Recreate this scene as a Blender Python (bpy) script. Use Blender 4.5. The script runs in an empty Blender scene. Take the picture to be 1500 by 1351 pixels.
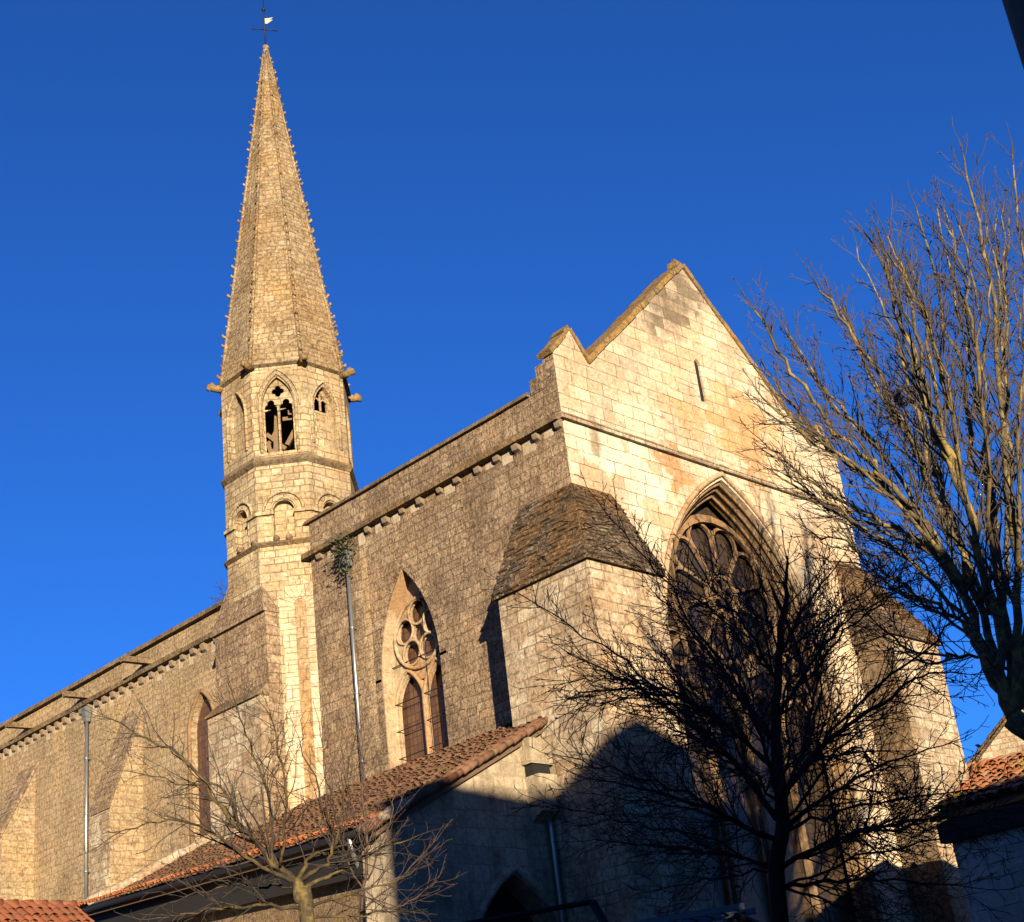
import bpy, math, random
from mathutils import Vector, Matrix
from mathutils.geometry import tessellate_polygon
random.seed(7)
S = bpy.context.scene
COL = S.collection
V = Vector
# ------------------------------------------------------------------ camera
F_PX, PW, PH = 2200.0, 1500.0, 1351.0
CAM = V((-24.396, -21.27, 1.6))
AZ, EL, ROLL = 0.813, 0.428, -0.125
fwd = V((math.sin(AZ)*math.cos(EL), math.cos(AZ)*math.cos(EL), math.sin(EL)))
rgt = fwd.cross(V((0, 0, 1))).normalized()
upv = rgt.cross(fwd)
cr, sr = math.cos(ROLL), math.sin(ROLL)
CR, CU = rgt*cr + upv*sr, upv*cr - rgt*sr
cam = bpy.data.cameras.new('camera')
co = bpy.data.objects.new('camera', cam)
COL.objects.link(co)
M = Matrix.Identity(4)
for i in range(3):
    M[i][0], M[i][1], M[i][2], M[i][3] = CR[i], CU[i], -fwd[i], CAM[i]
co.matrix_world = M
cam.sensor_fit = 'HORIZONTAL'
cam.sensor_width = 36
cam.lens = 36*F_PX/PW
cam.clip_end = 3000
cam.clip_start = 0.1
S.camera = co
# ------------------------------------------------------------------ light
SUN_AZ, SUN_EL = 34.2, 7.3         # direction the light travels towards (from +y to +x), elevation
w = bpy.data.worlds.new('World')
S.world = w
w.use_nodes = True
wn = w.node_tree
sky = wn.nodes.new('ShaderNodeTexSky')
sky.sky_type = 'NISHITA'
sky.sun_disc = False
sky.sun_elevation = math.radians(SUN_EL)
sky.sun_rotation = math.radians(SUN_AZ+180)
sky.air_density = 0.7
sky.dust_density = 0.0
sky.ozone_density = 6.0
hs = wn.nodes.new('ShaderNodeHueSaturation')
hs.inputs['Saturation'].default_value = 1.015
wn.links.new(sky.outputs[0], hs.inputs['Color'])
tint = wn.nodes.new('ShaderNodeMix')
tint.data_type, tint.blend_type = 'RGBA', 'MULTIPLY'
tint.inputs[0].default_value = 1.0
tint.inputs[7].default_value = (1.0, .93, 1.12, 1)
wn.links.new(hs.outputs[0], tint.inputs[6])
wn.links.new(tint.outputs[2], wn.nodes['Background'].inputs[0])
wn.nodes['Background'].inputs[1].default_value = 0.056
sl = bpy.data.lights.new('sun', 'SUN')
sl.energy = 5.0
sl.angle = math.radians(0.5)
sl.color = (1.0, 0.825, 0.575)
so = bpy.data.objects.new('sun', sl)
COL.objects.link(so)
a, e = math.radians(SUN_AZ), math.radians(SUN_EL)
SUN = V((math.sin(a)*math.cos(e), math.cos(a)*math.cos(e), -math.sin(e)))
so.rotation_euler = SUN.to_track_quat('-Z', 'Y').to_euler()
S.view_settings.view_transform = 'Standard'
S.view_settings.look = 'None'
S.view_settings.exposure = 1.97
S.view_settings.gamma = 1.0


# ------------------------------------------------------------------ helpers
def ray(u, v):
    return (CR*((u-PW/2)/F_PX) - CU*((v-PH/2)/F_PX) + fwd)


def at(u, v, d):                      # a point d metres off (on the map) along a sight line
    r = ray(u, v)
    return CAM + r*(d/math.hypot(r.x, r.y))


def hit(u, v, ax, val):               # a sight line meets the plane x, y or z = val
    r = ray(u, v)
    return CAM + r*((val-CAM[ax])/r[ax])


class MB:
    def __init__(self):
        self.v, self.f, self.smooth = [], [], []

    def add(self, vs, fs, smooth=False):
        o = len(self.v)
        self.v += [V(p) for p in vs]
        self.f += [[i+o for i in f] for f in fs]
        self.smooth += [smooth]*len(fs)

    def box(self, x0, x1, y0, y1, z0, z1):
        vs = [(x, y, z) for z in (z0, z1) for y in (y0, y1) for x in (x0, x1)]
        self.add(vs, [(0, 2, 3, 1), (4, 5, 7, 6), (0, 1, 5, 4), (1, 3, 7, 5), (3, 2, 6, 7), (2, 0, 4, 6)])

    def obox(self, c, ax, ay, az, hx, hy, hz):      # oriented box
        c, ax, ay, az = V(c), V(ax).normalized(), V(ay).normalized(), V(az).normalized()
        vs = [c+ax*hx*i+ay*hy*j+az*hz*k for k in (-1, 1) for j in (-1, 1) for i in (-1, 1)]
        self.add(vs, [(0, 2, 3, 1), (4, 5, 7, 6), (0, 1, 5, 4), (1, 3, 7, 5), (3, 2, 6, 7), (2, 0, 4, 6)])

    def hull(self, bot, top):                       # two rings of equal length, closed
        n = len(bot)
        vs = list(bot)+list(top)
        fs = [tuple(range(n-1, -1, -1)), tuple(range(n, 2*n))]
        fs += [(i, (i+1) % n, n+(i+1) % n, n+i) for i in range(n)]
        self.add(vs, fs)

    def plate(self, outer, holes, o, u, v, n, th, inner_th=None):
        o, u, v, n = V(o), V(u), V(v), V(n)
        loops = [outer]+list(holes)
        flat = [p for lp in loops for p in lp]
        tris = tessellate_polygon([[V((p[0], p[1], 0)) for p in lp] for lp in loops])
        P = [o+u*p[0]+v*p[1] for p in flat]
        N = len(P)
        fs = []
        for t in tris:
            a_, b_, c_ = [V((flat[i][0], flat[i][1])) for i in t]
            ccw = (b_-a_).x*(c_-a_).y-(b_-a_).y*(c_-a_).x
            if abs(ccw) < 1e-10:
                continue
            t = tuple(t) if ccw*(u.cross(v).dot(n)) > 0 else tuple(reversed(t))
            fs.append(t)
            fs.append(tuple(i+N for i in reversed(t)))
        k = 0
        for li, lp in enumerate(loops):
            m = len(lp)
            ar = sum(lp[i][0]*lp[(i+1) % m][1]-lp[(i+1) % m][0]*lp[i][1] for i in range(m))
            flip = (ar > 0) != (li == 0)
            if u.cross(v).dot(n) < 0:
                flip = not flip
            for i in range(m):
                a_, b_ = k+i, k+(i+1) % m
                q = (a_, a_+N, b_+N, b_)
                fs.append(tuple(reversed(q)) if flip else q)
            k += m
        self.add(P+[p-n*th for p in P], fs)

    def tube(self, pts, rad, sides=6, smooth=True, cap=True, phase=0.0):
        pts = [V(p) for p in pts]
        n = len(pts)
        if not hasattr(rad, '__len__'):
            rad = [rad]*n
        vs, fs = [], []
        t = (pts[1]-pts[0]).normalized()
        ref = V((0, 0, 1)) if abs(t.z) < .9 else V((1, 0, 0))
        a_ = t.cross(ref).normalized()
        for i in range(n):
            t = (pts[min(i+1, n-1)]-pts[max(i-1, 0)])
            if t.length < 1e-9:
                t = V((0, 0, 1))
            t.normalize()
            a_ = (a_-t*a_.dot(t))
            if a_.length < 1e-6:
                a_ = t.orthogonal()
            a_.normalize()
            b_ = t.cross(a_)
            for k in range(sides):
                th = 2*math.pi*k/sides+phase
                vs.append(pts[i]+(a_*math.cos(th)+b_*math.sin(th))*rad[i])
        for i in range(n-1):
            for k in range(sides):
                k2 = (k+1) % sides
                fs.append((i*sides+k, i*sides+k2, (i+1)*sides+k2, (i+1)*sides+k))
        if cap:
            fs.append(tuple(range(sides-1, -1, -1)))
            fs.append(tuple((n-1)*sides+k for k in range(sides)))
        self.add(vs, fs, smooth)

    def ball(self, c, r, seg=8, rings=5, sc=(1, 1, 1)):
        c = V(c)
        vs = [c+V((0, 0, r*sc[2]))]
        for i in range(1, rings):
            ph = math.pi*i/rings
            for k in range(seg):
                th = 2*math.pi*k/seg
                vs.append(c+V((r*sc[0]*math.sin(ph)*math.cos(th), r*sc[1]*math.sin(ph)*math.sin(th), r*sc[2]*math.cos(ph))))
        vs.append(c-V((0, 0, r*sc[2])))
        fs = [(0, 1+k, 1+(k+1) % seg) for k in range(seg)]
        for i in range(rings-2):
            for k in range(seg):
                p, q = 1+i*seg, 1+(i+1)*seg
                fs.append((p+k, q+k, q+(k+1) % seg, p+(k+1) % seg))
        L, p = len(vs)-1, 1+(rings-2)*seg
        fs += [(L, p+(k+1) % seg, p+k) for k in range(seg)]
        self.add(vs, fs, True)

    def build(self, name, mat, parent=None, loc=None):
        me = bpy.data.meshes.new(name)
        off = V((0, 0, 0))
        if parent is not None:
            off = world_loc(parent)
        if loc is not None:
            off = V(loc)
        me.from_pydata([p-off for p in self.v], [], self.f)
        uv = me.uv_layers.new(name='UVMap')
        Z = V((0, 0, 1))
        dat = [0.0]*(len(me.loops)*2)
        for p in me.polygons:
            n = p.normal
            if n.length < .5:
                continue
            if abs(n.z) > .98:
                t, b = V((1, 0, 0)), V((0, 1, 0))
            else:
                t = Z.cross(n).normalized()
                b = n.cross(t)
            for li in p.loop_indices:
                q = self.v[me.loops[li].vertex_index]
                dat[2*li], dat[2*li+1] = q.dot(t), q.dot(b)
        uv.data.foreach_set('uv', dat)
        me.polygons.foreach_set('use_smooth', self.smooth)
        me.materials.append(mat)
        me.update()
        ob = bpy.data.objects.new(name, me)
        COL.objects.link(ob)
        if parent is not None:
            ob.parent = parent
            if loc is not None:
                ob.location = off-world_loc(parent)
        else:
            ob.location = off
        return ob


def world_loc(ob):
    p = V(ob.location)
    while ob.parent is not None:
        ob = ob.parent
        p = p+V(ob.location)
    return p


def thing(name, label, cat, loc=(0, 0, 0), group=None):
    o = bpy.data.objects.new(name, None)
    COL.objects.link(o)
    o.location = loc
    o['label'], o['category'] = label, cat
    if group:
        o['group'] = group
    return o


def struct(ob):
    ob['kind'] = 'structure'
    return ob


def arch(cx, hw, z0, zs, za, n=12):                  # pointed arch outline, counter-clockwise
    h = za-zs
    R_ = (hw*hw+h*h)/(2*hw)
    pts = [(cx-hw, z0), (cx+hw, z0)]
    c = cx+hw-R_
    a1 = math.atan2(h, cx-c)
    pts += [(c+R_*math.cos(a1*i/n), zs+R_*math.sin(a1*i/n)) for i in range(n+1)]
    c = cx-hw+R_
    pts += [(c-R_*math.cos(a1*i/n), zs+R_*math.sin(a1*i/n)) for i in range(n-1, -1, -1)]
    return pts


def round_arch(cx, hw, z0, zs, n=14):
    return [(cx-hw, z0), (cx+hw, z0)]+[(cx+hw*math.cos(math.pi*i/n), zs+hw*math.sin(math.pi*i/n)) for i in range(n+1)]


def foil(cx, cz, k, a_, b_, rot=90, n=72):           # k-lobed opening
    out = []
    for i in range(n):
        th = 2*math.pi*i/n
        best = 0
        for j in range(k):
            ph = th-math.radians(rot)-2*math.pi*j/k
            ph = math.atan2(math.sin(ph), math.cos(ph))
            d = b_*b_-(a_*math.sin(ph))**2
            if d > 0 and (math.cos(ph) > 0 or a_ < b_):
                best = max(best, a_*math.cos(ph)+math.sqrt(d))
        out.append((cx+best*math.cos(th), cz+best*math.sin(th)))
    return out


# ------------------------------------------------------------------ materials
class NT:
    def __init__(self, name):
        self.m = bpy.data.materials.new(name)
        self.m.use_nodes = True
        self.t = self.m.node_tree
        self.b = self.t.nodes['Principled BSDF']

    def n(self, typ, **kw):
        nd = self.t.nodes.new('ShaderNode'+typ)
        for k, v in kw.items():
            setattr(nd, k, v)
        return nd

    def l(self, a_, b_):
        self.t.links.new(a_, b_)

    def mix(self, fac, A, B, mode='MIX'):
        nd = self.n('Mix', data_type='RGBA', blend_type=mode)
        for sock, val in ((nd.inputs[0], fac), (nd.inputs[6], A), (nd.inputs[7], B)):
            if isinstance(val, (int, float)):
                sock.default_value = val
            elif isinstance(val, tuple):
                sock.default_value = (*val, 1)
            else:
                self.l(val, sock)
        return nd.outputs[2]

    def math(self, op, A, B=0.0, clamp=False):
        nd = self.n('Math', operation=op, use_clamp=clamp)
        for sock, val in ((nd.inputs[0], A), (nd.inputs[1], B)):
            if isinstance(val, (int, float)):
                sock.default_value = val
            else:
                self.l(val, sock)
        return nd.outputs[0]

    def noise(self, vec, scale, detail=4, rough=.6, dist=0.0):
        nd = self.n('TexNoise')
        nd.inputs['Scale'].default_value = scale
        nd.inputs['Detail'].default_value = detail
        nd.inputs['Roughness'].default_value = rough
        nd.inputs['Distortion'].default_value = dist
        self.l(vec, nd.inputs['Vector'])
        return nd.outputs['Fac']

    def ramp(self, fac, stops, interp='LINEAR'):
        nd = self.n('ValToRGB')
        nd.color_ramp.interpolation = interp
        el = nd.color_ramp.elements
        while len(el) < len(stops):
            el.new(.5)
        for k, (p, c) in enumerate(stops):
            el[k].position = p
            el[k].color = (*c, 1) if isinstance(c, tuple) else (c, c, c, 1)
        self.l(fac, nd.inputs[0])
        return nd.outputs[0]

    def step(self, fac, lo, hi):
        return self.ramp(fac, [(lo, 0.0), (hi, 1.0)])

    def obj(self):
        return self.n('TexCoord').outputs['Object']

    def uv(self):
        return self.n('UVMap').outputs[0]

    def out(self, col, rough=.9, bump=None, strength=.5, dist=.02, spec=.2):
        if isinstance(col, tuple):
            self.b.inputs['Base Color'].default_value = (*col, 1)
        else:
            self.l(col, self.b.inputs['Base Color'])
        if isinstance(rough, (int, float)):
            self.b.inputs['Roughness'].default_value = rough
        else:
            self.l(rough, self.b.inputs['Roughness'])
        self.b.inputs['Specular IOR Level'].default_value = spec
        if bump is not None:
            nd = self.n('Bump')
            nd.inputs['Strength'].default_value = strength
            nd.inputs['Distance'].default_value = dist
            self.l(bump, nd.inputs['Height'])
            self.l(nd.outputs[0], self.b.inputs['Normal'])
        return self.m


def stone(name, tints, bw=.6, bh=.31, mortar=(.1, .075, .05), msize=.014, dark=(.09, .07, .055), dark_amt=.5,
          dark_scale=1.2, speck=.5, warm=(.42, .24, .1), warm_amt=.3, bump=.6, bdist=.03, blobs=(), wob=.03, msoft=.3, streak=.0, mstr=.8, mott=.35, alb=.66, zo=0.0):
    t = NT(name)
    o, uv = t.obj(), t.uv()
    wb = t.n('TexNoise')
    wb.inputs['Scale'].default_value = 2.3
    wb.inputs['Detail'].default_value = 3
    t.l(o, wb.inputs['Vector'])
    off = t.n('VectorMath', operation='SUBTRACT')
    t.l(wb.outputs['Color'], off.inputs[0])
    off.inputs[1].default_value = (.5, .5, .5)
    sc = t.n('VectorMath', operation='SCALE')
    t.l(off.outputs[0], sc.inputs[0])
    sc.inputs['Scale'].default_value = wob*2
    ad = t.n('VectorMath', operation='ADD')
    t.l(uv, ad.inputs[0])
    t.l(sc.outputs[0], ad.inputs[1])
    bk = t.n('TexBrick', offset=.5, squash=.72, squash_frequency=3)
    bk.inputs['Color1'].default_value = (0, 0, 0, 1)
    bk.inputs['Color2'].default_value = (1, 1, 1, 1)
    bk.inputs['Mortar'].default_value = (.5, .5, .5, 1)
    bk.inputs['Scale'].default_value = 1.0
    bk.inputs['Mortar Size'].default_value = msize
    bk.inputs['Mortar Smooth'].default_value = msoft
    bk.inputs['Brick Width'].default_value = bw
    bk.inputs['Row Height'].default_value = bh
    t.l(ad.outputs[0], bk.inputs['Vector'])
    b2 = t.n('TexBrick', offset=.37, squash=1.35, squash_frequency=2)
    for nm in ('Color1', 'Color2', 'Mortar'):
        b2.inputs[nm].default_value = bk.inputs[nm].default_value[:]
    for nm, val in (('Scale', 1.0), ('Mortar Size', msize*1.2), ('Mortar Smooth', msoft), ('Brick Width', bw*.62), ('Row Height', bh*.78)):
        b2.inputs[nm].default_value = val
    t.l(ad.outputs[0], b2.inputs['Vector'])
    zone = t.step(t.noise(o, .3, 3, .5, .3), .5+zo, .52+zo)
    BC = t.mix(zone, bk.outputs['Color'], b2.outputs['Color'])
    BF = t.mix(zone, bk.outputs['Fac'], b2.outputs['Fac'])
    k = len(tints)
    col = t.ramp(BC, [((i+.5)/k, c) for i, c in enumerate(tints)])
    # large warm stains, dark lichen, fine speckle
    nw = t.noise(o, .55, 5, .62)
    col = t.mix(t.math('MULTIPLY', t.step(nw, .47, .62), warm_amt), col, warm)
    for c, r_, cc, amt in blobs:
        mp = t.n('Mapping')
        mp.inputs['Location'].default_value = tuple(-c[i]/r_[i] for i in range(3))
        mp.inputs['Scale'].default_value = tuple(1/q for q in r_)
        t.l(o, mp.inputs['Vector'])
        ln = t.n('VectorMath', operation='LENGTH')
        t.l(mp.outputs[0], ln.inputs[0])
        nb = t.noise(o, 1.6, 6, .65)
        dd = t.math('ADD', ln.outputs['Value'], t.math('MULTIPLY', t.math('SUBTRACT', nb, .5), 1.8))
        bj = t.math('ADD', dd, t.math('MULTIPLY', t.math('SUBTRACT', BC, .5), .7))
        col = t.mix(t.math('MULTIPLY', t.ramp(bj, [(.72, 1.0), (.86, 0.0)] if cc[0] > .3 else [(.4, 1.0), (1.0, 0.0)]), amt), col, cc)
    nbig = t.noise(o, .42, 6, .62, .5)
    col = t.mix(t.math('MULTIPLY', t.step(nbig, .46, .6), .55), col, t.mix(1.0, col, (1.32, 1.28, 1.22), 'MULTIPLY'))
    nd_ = t.noise(o, dark_scale, 8, .7)
    col = t.mix(t.math('MULTIPLY', t.step(nd_, .46, .66), dark_amt), col, dark)
    if streak:
        mp = t.n('Mapping')
        mp.inputs['Scale'].default_value = (2.2, 2.2, .16)
        t.l(o, mp.inputs['Vector'])
        ns = t.noise(mp.outputs[0], 1.0, 5, .6)
        col = t.mix(t.math('MULTIPLY', t.step(ns, .5, .68), streak), col, dark)
    ns = t.noise(o, 11.0, 5, .75)
    col = t.mix(t.math('MULTIPLY', t.step(ns, .42, .66), speck), col, t.mix(1.0, col, (.42, .38, .34), 'MULTIPLY'))
    ns3 = t.noise(o, 26.0, 4, .8)
    col = t.mix(t.math('MULTIPLY', t.step(ns3, .5, .62), speck*.6), col, t.mix(1.0, col, (.5, .45, .4), 'MULTIPLY'))
    ns2 = t.noise(o, 17.0, 4, .7, .4)
    col = t.mix(t.math('MULTIPLY', t.step(ns2, .55, .72), speck*.7), col, t.mix(.55, col, (.62, .53, .40)))
    nsp = t.noise(o, 5.5, 6, .78, .6)
    col = t.mix(t.math('MULTIPLY', t.step(nsp, .5, .64), mott), col, t.mix(1.0, col, (.4, .36, .32), 'MULTIPLY'))
    mbreak = t.step(t.noise(o, 1.9, 4, .6), .33, .55)
    mm = t.math('MULTIPLY', t.math('MULTIPLY', BF, mbreak), mstr)
    col = t.mix(mm, col, mortar)
    col = t.mix(1.0, col, (alb*.65, alb*.65, alb*.65), 'MULTIPLY')
    h = t.math('ADD', t.math('MULTIPLY', BF, -1.0),
               t.math('ADD', t.math('MULTIPLY', ns, .9), t.math('ADD', t.math('MULTIPLY', t.noise(o, 4.0, 5, .7), 1.1),
                                                               t.math('MULTIPLY', BC, .35))))
    return t.out(col, .95, h, bump, bdist, .1)


def p3(u, v, ax, val):
    return hit(u, v, ax, val)


PALE = (.62, .58, .45)
fb = []
for (u, v, rx, rz, c, am) in [
        (1105, 640, 1.9, 1.5, (.56, .3, .13), .82), (985, 690, .75, 1.0, (.48, .25, .11), .85), (1060, 610, .8, 1.5, (.58, .34, .16), .6),
        (1015, 610, .7, .7, (.56, .33, .15), .6),
        (880, 660, 1.4, 1.1, (.66, .68, .53), .85), (935, 700, 1.3, 1.0, (.66, .68, .54), .85), (920, 610, 1.5, .9, (.66, .64, .48), .6),
        (975, 450, 1.3, 1.2, (.13, .1, .07), .85), (1000, 420, 1.0, 1.3, (.15, .115, .08), .8), (880, 545, 1.0, 1.2, (.33, .28, .2), .45),
        (872, 640, .25, .8, (.2, .13, .08), .7), (1180, 690, 2.0, 1.5, (.62, .54, .4), .5)]:
    c3 = p3(u, v, 1, 0)
    fb.append(((c3.x, 0, c3.z), (rx, 3, rz), c, am))
M_FACADE = stone('facade_stone', [(.5, .41, .3), (.57, .48, .35), (.62, .55, .43), (.54, .42, .29)], .78, .36, (.17, .1, .05), .012, dark=(.23, .18, .125),
                 dark_amt=.4, dark_scale=.9, speck=.6, mott=.4, warm=(.52, .33, .17), warm_amt=.45, bump=.6, bdist=.035, blobs=fb, wob=.03, mstr=1.0, alb=.88, streak=.22, zo=.08)
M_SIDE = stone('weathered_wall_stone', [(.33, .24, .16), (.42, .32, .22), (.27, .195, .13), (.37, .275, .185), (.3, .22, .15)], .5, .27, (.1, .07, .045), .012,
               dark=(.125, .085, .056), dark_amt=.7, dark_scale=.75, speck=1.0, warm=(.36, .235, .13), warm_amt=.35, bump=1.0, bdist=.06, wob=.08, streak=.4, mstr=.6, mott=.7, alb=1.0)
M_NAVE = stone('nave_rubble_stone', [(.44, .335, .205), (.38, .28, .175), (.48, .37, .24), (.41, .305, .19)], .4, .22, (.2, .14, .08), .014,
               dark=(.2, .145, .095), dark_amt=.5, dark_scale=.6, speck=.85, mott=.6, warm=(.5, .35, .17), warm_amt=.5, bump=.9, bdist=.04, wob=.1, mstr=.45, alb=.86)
M_BUTT = stone('buttress_stone', [(.46, .36, .26), (.54, .45, .33), (.6, .53, .4), (.42, .32, .22)], .58, .3, (.15, .1, .06), .014,
               dark=(.17, .12, .075), dark_amt=.65, dark_scale=.8, speck=.8, mott=.6, warm=(.42, .26, .13), warm_amt=.55, bump=.9, bdist=.035, wob=.03, streak=.4, alb=.85)
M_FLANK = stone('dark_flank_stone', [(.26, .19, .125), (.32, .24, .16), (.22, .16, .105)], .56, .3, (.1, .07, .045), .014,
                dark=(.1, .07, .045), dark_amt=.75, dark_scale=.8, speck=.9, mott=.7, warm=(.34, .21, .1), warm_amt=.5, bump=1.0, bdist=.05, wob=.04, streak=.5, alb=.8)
M_TOWER = stone('tower_stone', [(.44, .35, .22), (.54, .45, .3), (.5, .36, .2), (.58, .5, .33)], .5, .27, (.14, .09, .05), .014,
                dark=(.2, .15, .1), dark_amt=.6, dark_scale=.9, speck=.7, mott=.5, warm=(.5, .31, .14), warm_amt=.45, bump=.8, bdist=.035, wob=.03, streak=.2, alb=.8)
M_SPIRE = stone('spire_stone', [(.4, .3, .18), (.5, .39, .25), (.32, .23, .135), (.45, .34, .2)], .36, .2, (.11, .075, .045), .014,
                dark=(.2, .145, .09), dark_amt=.55, dark_scale=1.1, speck=1.0, mott=.7, warm=(.46, .27, .09), warm_amt=.5, bump=1.0, bdist=.06, wob=.09, mstr=.4, alb=.85)
M_TRACERY = stone('brown_tracery_stone', [(.28, .18, .1), (.33, .22, .125), (.24, .155, .09)], .9, .7, (.2, .13, .07), .008, dark=(.16, .11, .07), dark_amt=.6,
               speck=.5, mott=.4, warm=(.48, .27, .12), warm_amt=.5, bump=.5, bdist=.02)
M_TRIM = stone('pale_dressed_stone', [(.6, .46, .3), (.64, .5, .33), (.58, .43, .27)], .9, .7, (.25, .16, .09), .008, dark=(.3, .22, .15), dark_amt=.35,
               speck=.6, alb=.62, mott=.5, warm=(.55, .3, .13), warm_amt=.75, bump=.3, bdist=.02)
M_COPE = stone('lichen_coping_stone', [(.36, .24, .1), (.3, .22, .13), (.42, .26, .09)], 1.1, .8, (.12, .09, .06), .012, dark=(.15, .115, .08), dark_amt=.6,
               dark_scale=2.2, speck=.7, warm=(.5, .27, .05), warm_amt=.85, bump=.9, bdist=.04)
M_CORN = stone('brown_moulding_stone', [(.3, .22, .14), (.36, .27, .17), (.25, .18, .11)], 1.1, .8, (.1, .07, .05), .01, dark=(.13, .095, .06), dark_amt=.7,
               dark_scale=1.6, speck=.9, mott=.6, warm=(.42, .25, .08), warm_amt=.5, bump=.9, bdist=.04)
M_CORBEL = stone('corbel_stone', [(.36, .29, .21), (.44, .36, .27), (.3, .24, .17)], 1.3, .9, (.3, .2, .1), .002, dark=(.17, .13, .1), dark_amt=.5, speck=.5,
                 warm=(.45, .3, .16), warm_amt=.3, bump=.6)
M_SHELTER = stone('sheltered_pale_stone', [(.56, .47, .36), (.62, .54, .42), (.5, .41, .3)], 1.3, .9, (.3, .2, .1), .002, dark=(.3, .22, .15), dark_amt=.25, speck=.4, mott=.2,
                  warm=(.6, .45, .28), warm_amt=.3, bump=.5)
M_MOSS = stone('mossy_stone_slates', [(.2, .14, .09), (.26, .185, .115), (.14, .1, .065), (.4, .33, .26), (.17, .12, .08)], .3, .15, (.05, .035, .025), .02,
               dark=(.075, .06, .04), dark_amt=.8, dark_scale=2.4, speck=.9, warm=(.34, .19, .075), warm_amt=.85, bump=1.0, bdist=.1, wob=.3, mott=.7, alb=.88)
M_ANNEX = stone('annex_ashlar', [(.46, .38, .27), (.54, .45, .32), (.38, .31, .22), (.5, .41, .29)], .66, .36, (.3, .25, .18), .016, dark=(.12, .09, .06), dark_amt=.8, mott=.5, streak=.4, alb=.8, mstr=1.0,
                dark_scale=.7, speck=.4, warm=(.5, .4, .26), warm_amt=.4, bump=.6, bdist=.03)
M_RUBBLE = stone('brown_rubble', [(.4, .28, .17), (.46, .33, .2), (.34, .23, .14)], .34, .2, (.3, .22, .14), .025, dark=(.2, .14, .09), dark_amt=.5, speck=.7,
                 warm=(.45, .27, .12), warm_amt=.6, bump=1.0, bdist=.05, wob=.12)
M_WHITEWALL = stone('limewashed_wall', [(.55, .54, .52), (.6, .59, .57), (.5, .48, .45)], .7, .34, (.1, .09, .08), .014, dark=(.25, .23, .2), dark_amt=.4, speck=.3,
                    warm=(.5, .44, .36), warm_amt=.3, bump=.5)


def plain(name, c, rough=.6, metal=0.0, var=.3, scale=8.0, bump=.2, spec=.3):
    t = NT(name)
    o = t.obj()
    nz = t.noise(o, scale, 5, .65)
    c = tuple(x*.46 for x in c)
    col = t.mix(t.math('MULTIPLY', t.step(nz, .35, .7), var), c, tuple(x*.45 for x in c))
    t.b.inputs['Metallic'].default_value = metal
    return t.out(col, rough, nz, bump, .01, spec)


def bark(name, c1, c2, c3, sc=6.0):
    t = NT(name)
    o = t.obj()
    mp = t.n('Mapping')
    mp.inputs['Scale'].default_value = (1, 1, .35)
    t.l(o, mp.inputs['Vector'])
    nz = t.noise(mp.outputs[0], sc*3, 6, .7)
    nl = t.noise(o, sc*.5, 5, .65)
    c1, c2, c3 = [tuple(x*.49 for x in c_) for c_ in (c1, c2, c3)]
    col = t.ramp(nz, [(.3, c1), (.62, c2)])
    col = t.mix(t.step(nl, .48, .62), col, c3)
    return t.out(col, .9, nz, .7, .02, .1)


def glass(name, c, sx=.16, sz=.2):
    t = NT(name)
    uv = t.uv()
    bk = t.n('TexBrick', offset=0.0)
    bk.inputs['Color1'].default_value = (.7, .7, .7, 1)
    bk.inputs['Color2'].default_value = (1.15, 1.1, 1.0, 1)
    bk.inputs['Mortar'].default_value = (.45, .45, .45, 1)
    bk.inputs['Scale'].default_value = 1
    bk.inputs['Brick Width'].default_value = sx
    bk.inputs['Row Height'].default_value = sz
    bk.inputs['Mortar Size'].default_value = .012
    t.l(uv, bk.inputs['Vector'])
    col = t.mix(1.0, c, bk.outputs['Color'], 'MULTIPLY')
    nz = t.noise(t.obj(), 3.0, 4)
    h = t.math('ADD', t.math('MULTIPLY', bk.outputs['Color'], .6), nz)
    return t.out(col, .35, h, .3, .02, .4)


def tiles_mat(name, cols, moss=(.25, .2, .04), moss_amt=.4):
    t = NT(name)
    g = t.n('NewGeometry')
    o = t.obj()
    k = len(cols)
    cols = [tuple(x*.5 for x in c_) for c_ in cols]
    moss = tuple(x*.5 for x in moss)
    col = t.ramp(g.outputs['Random Per Island'], [((i+.5)/k, c) for i, c in enumerate(cols)])
    nz = t.noise(o, 7.0, 6, .7)
    col = t.mix(t.math('MULTIPLY', t.step(nz, .45, .7), .65), col, (.09, .06, .045))
    nm = t.noise(o, .9, 6, .7)
    col = t.mix(t.math('MULTIPLY', t.step(nm, .5, .62), moss_amt), col, moss)
    return t.out(col, .9, nz, .6, .02, .1)


M_BROWNGLASS = glass('dusty_brown_leaded_glass', (.06, .032, .022))
M_DARKGLASS = glass('dark_leaded_glass', (.028, .019, .012), .2, .25)
M_LEAD = plain('lead_grey', (.2, .21, .21), .55, .3)
M_ZINC = plain('zinc_pipe', (.42, .44, .44), .38, .75, .25, 5.0)
M_IRON = plain('dark_iron', (.035, .03, .03), .6, .6)
M_GILT = plain('pale_vane_metal', (.6, .58, .38), .4, .2, .2)
M_WOOD = plain('belfry_oak', (.2, .125, .07), .8, 0, .5, 9)
M_EAVEDARK = plain('painted_eave_dark', (.012, .01, .009), .8)  # near-black colour standing in for the unlit dark under eaves
M_EAVEWOOD = plain('eave_underside', (.16, .1, .06), .8)
M_VOID = plain('unlit_interior', (.01, .009, .008), .95)
M_RENDER = plain('grey_render', (.2, .18, .16), .9, 0, .5, 3)
M_PALEHOUSE = plain('pale_render', (.55, .5, .42), .9, 0, .3, 2)
M_TILE = tiles_mat('worn_clay_tiles', [(.15, .066, .038), (.2, .088, .048), (.11, .056, .038), (.23, .12, .068), (.15, .085, .055)], (.15, .11, .04), .6)
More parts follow.
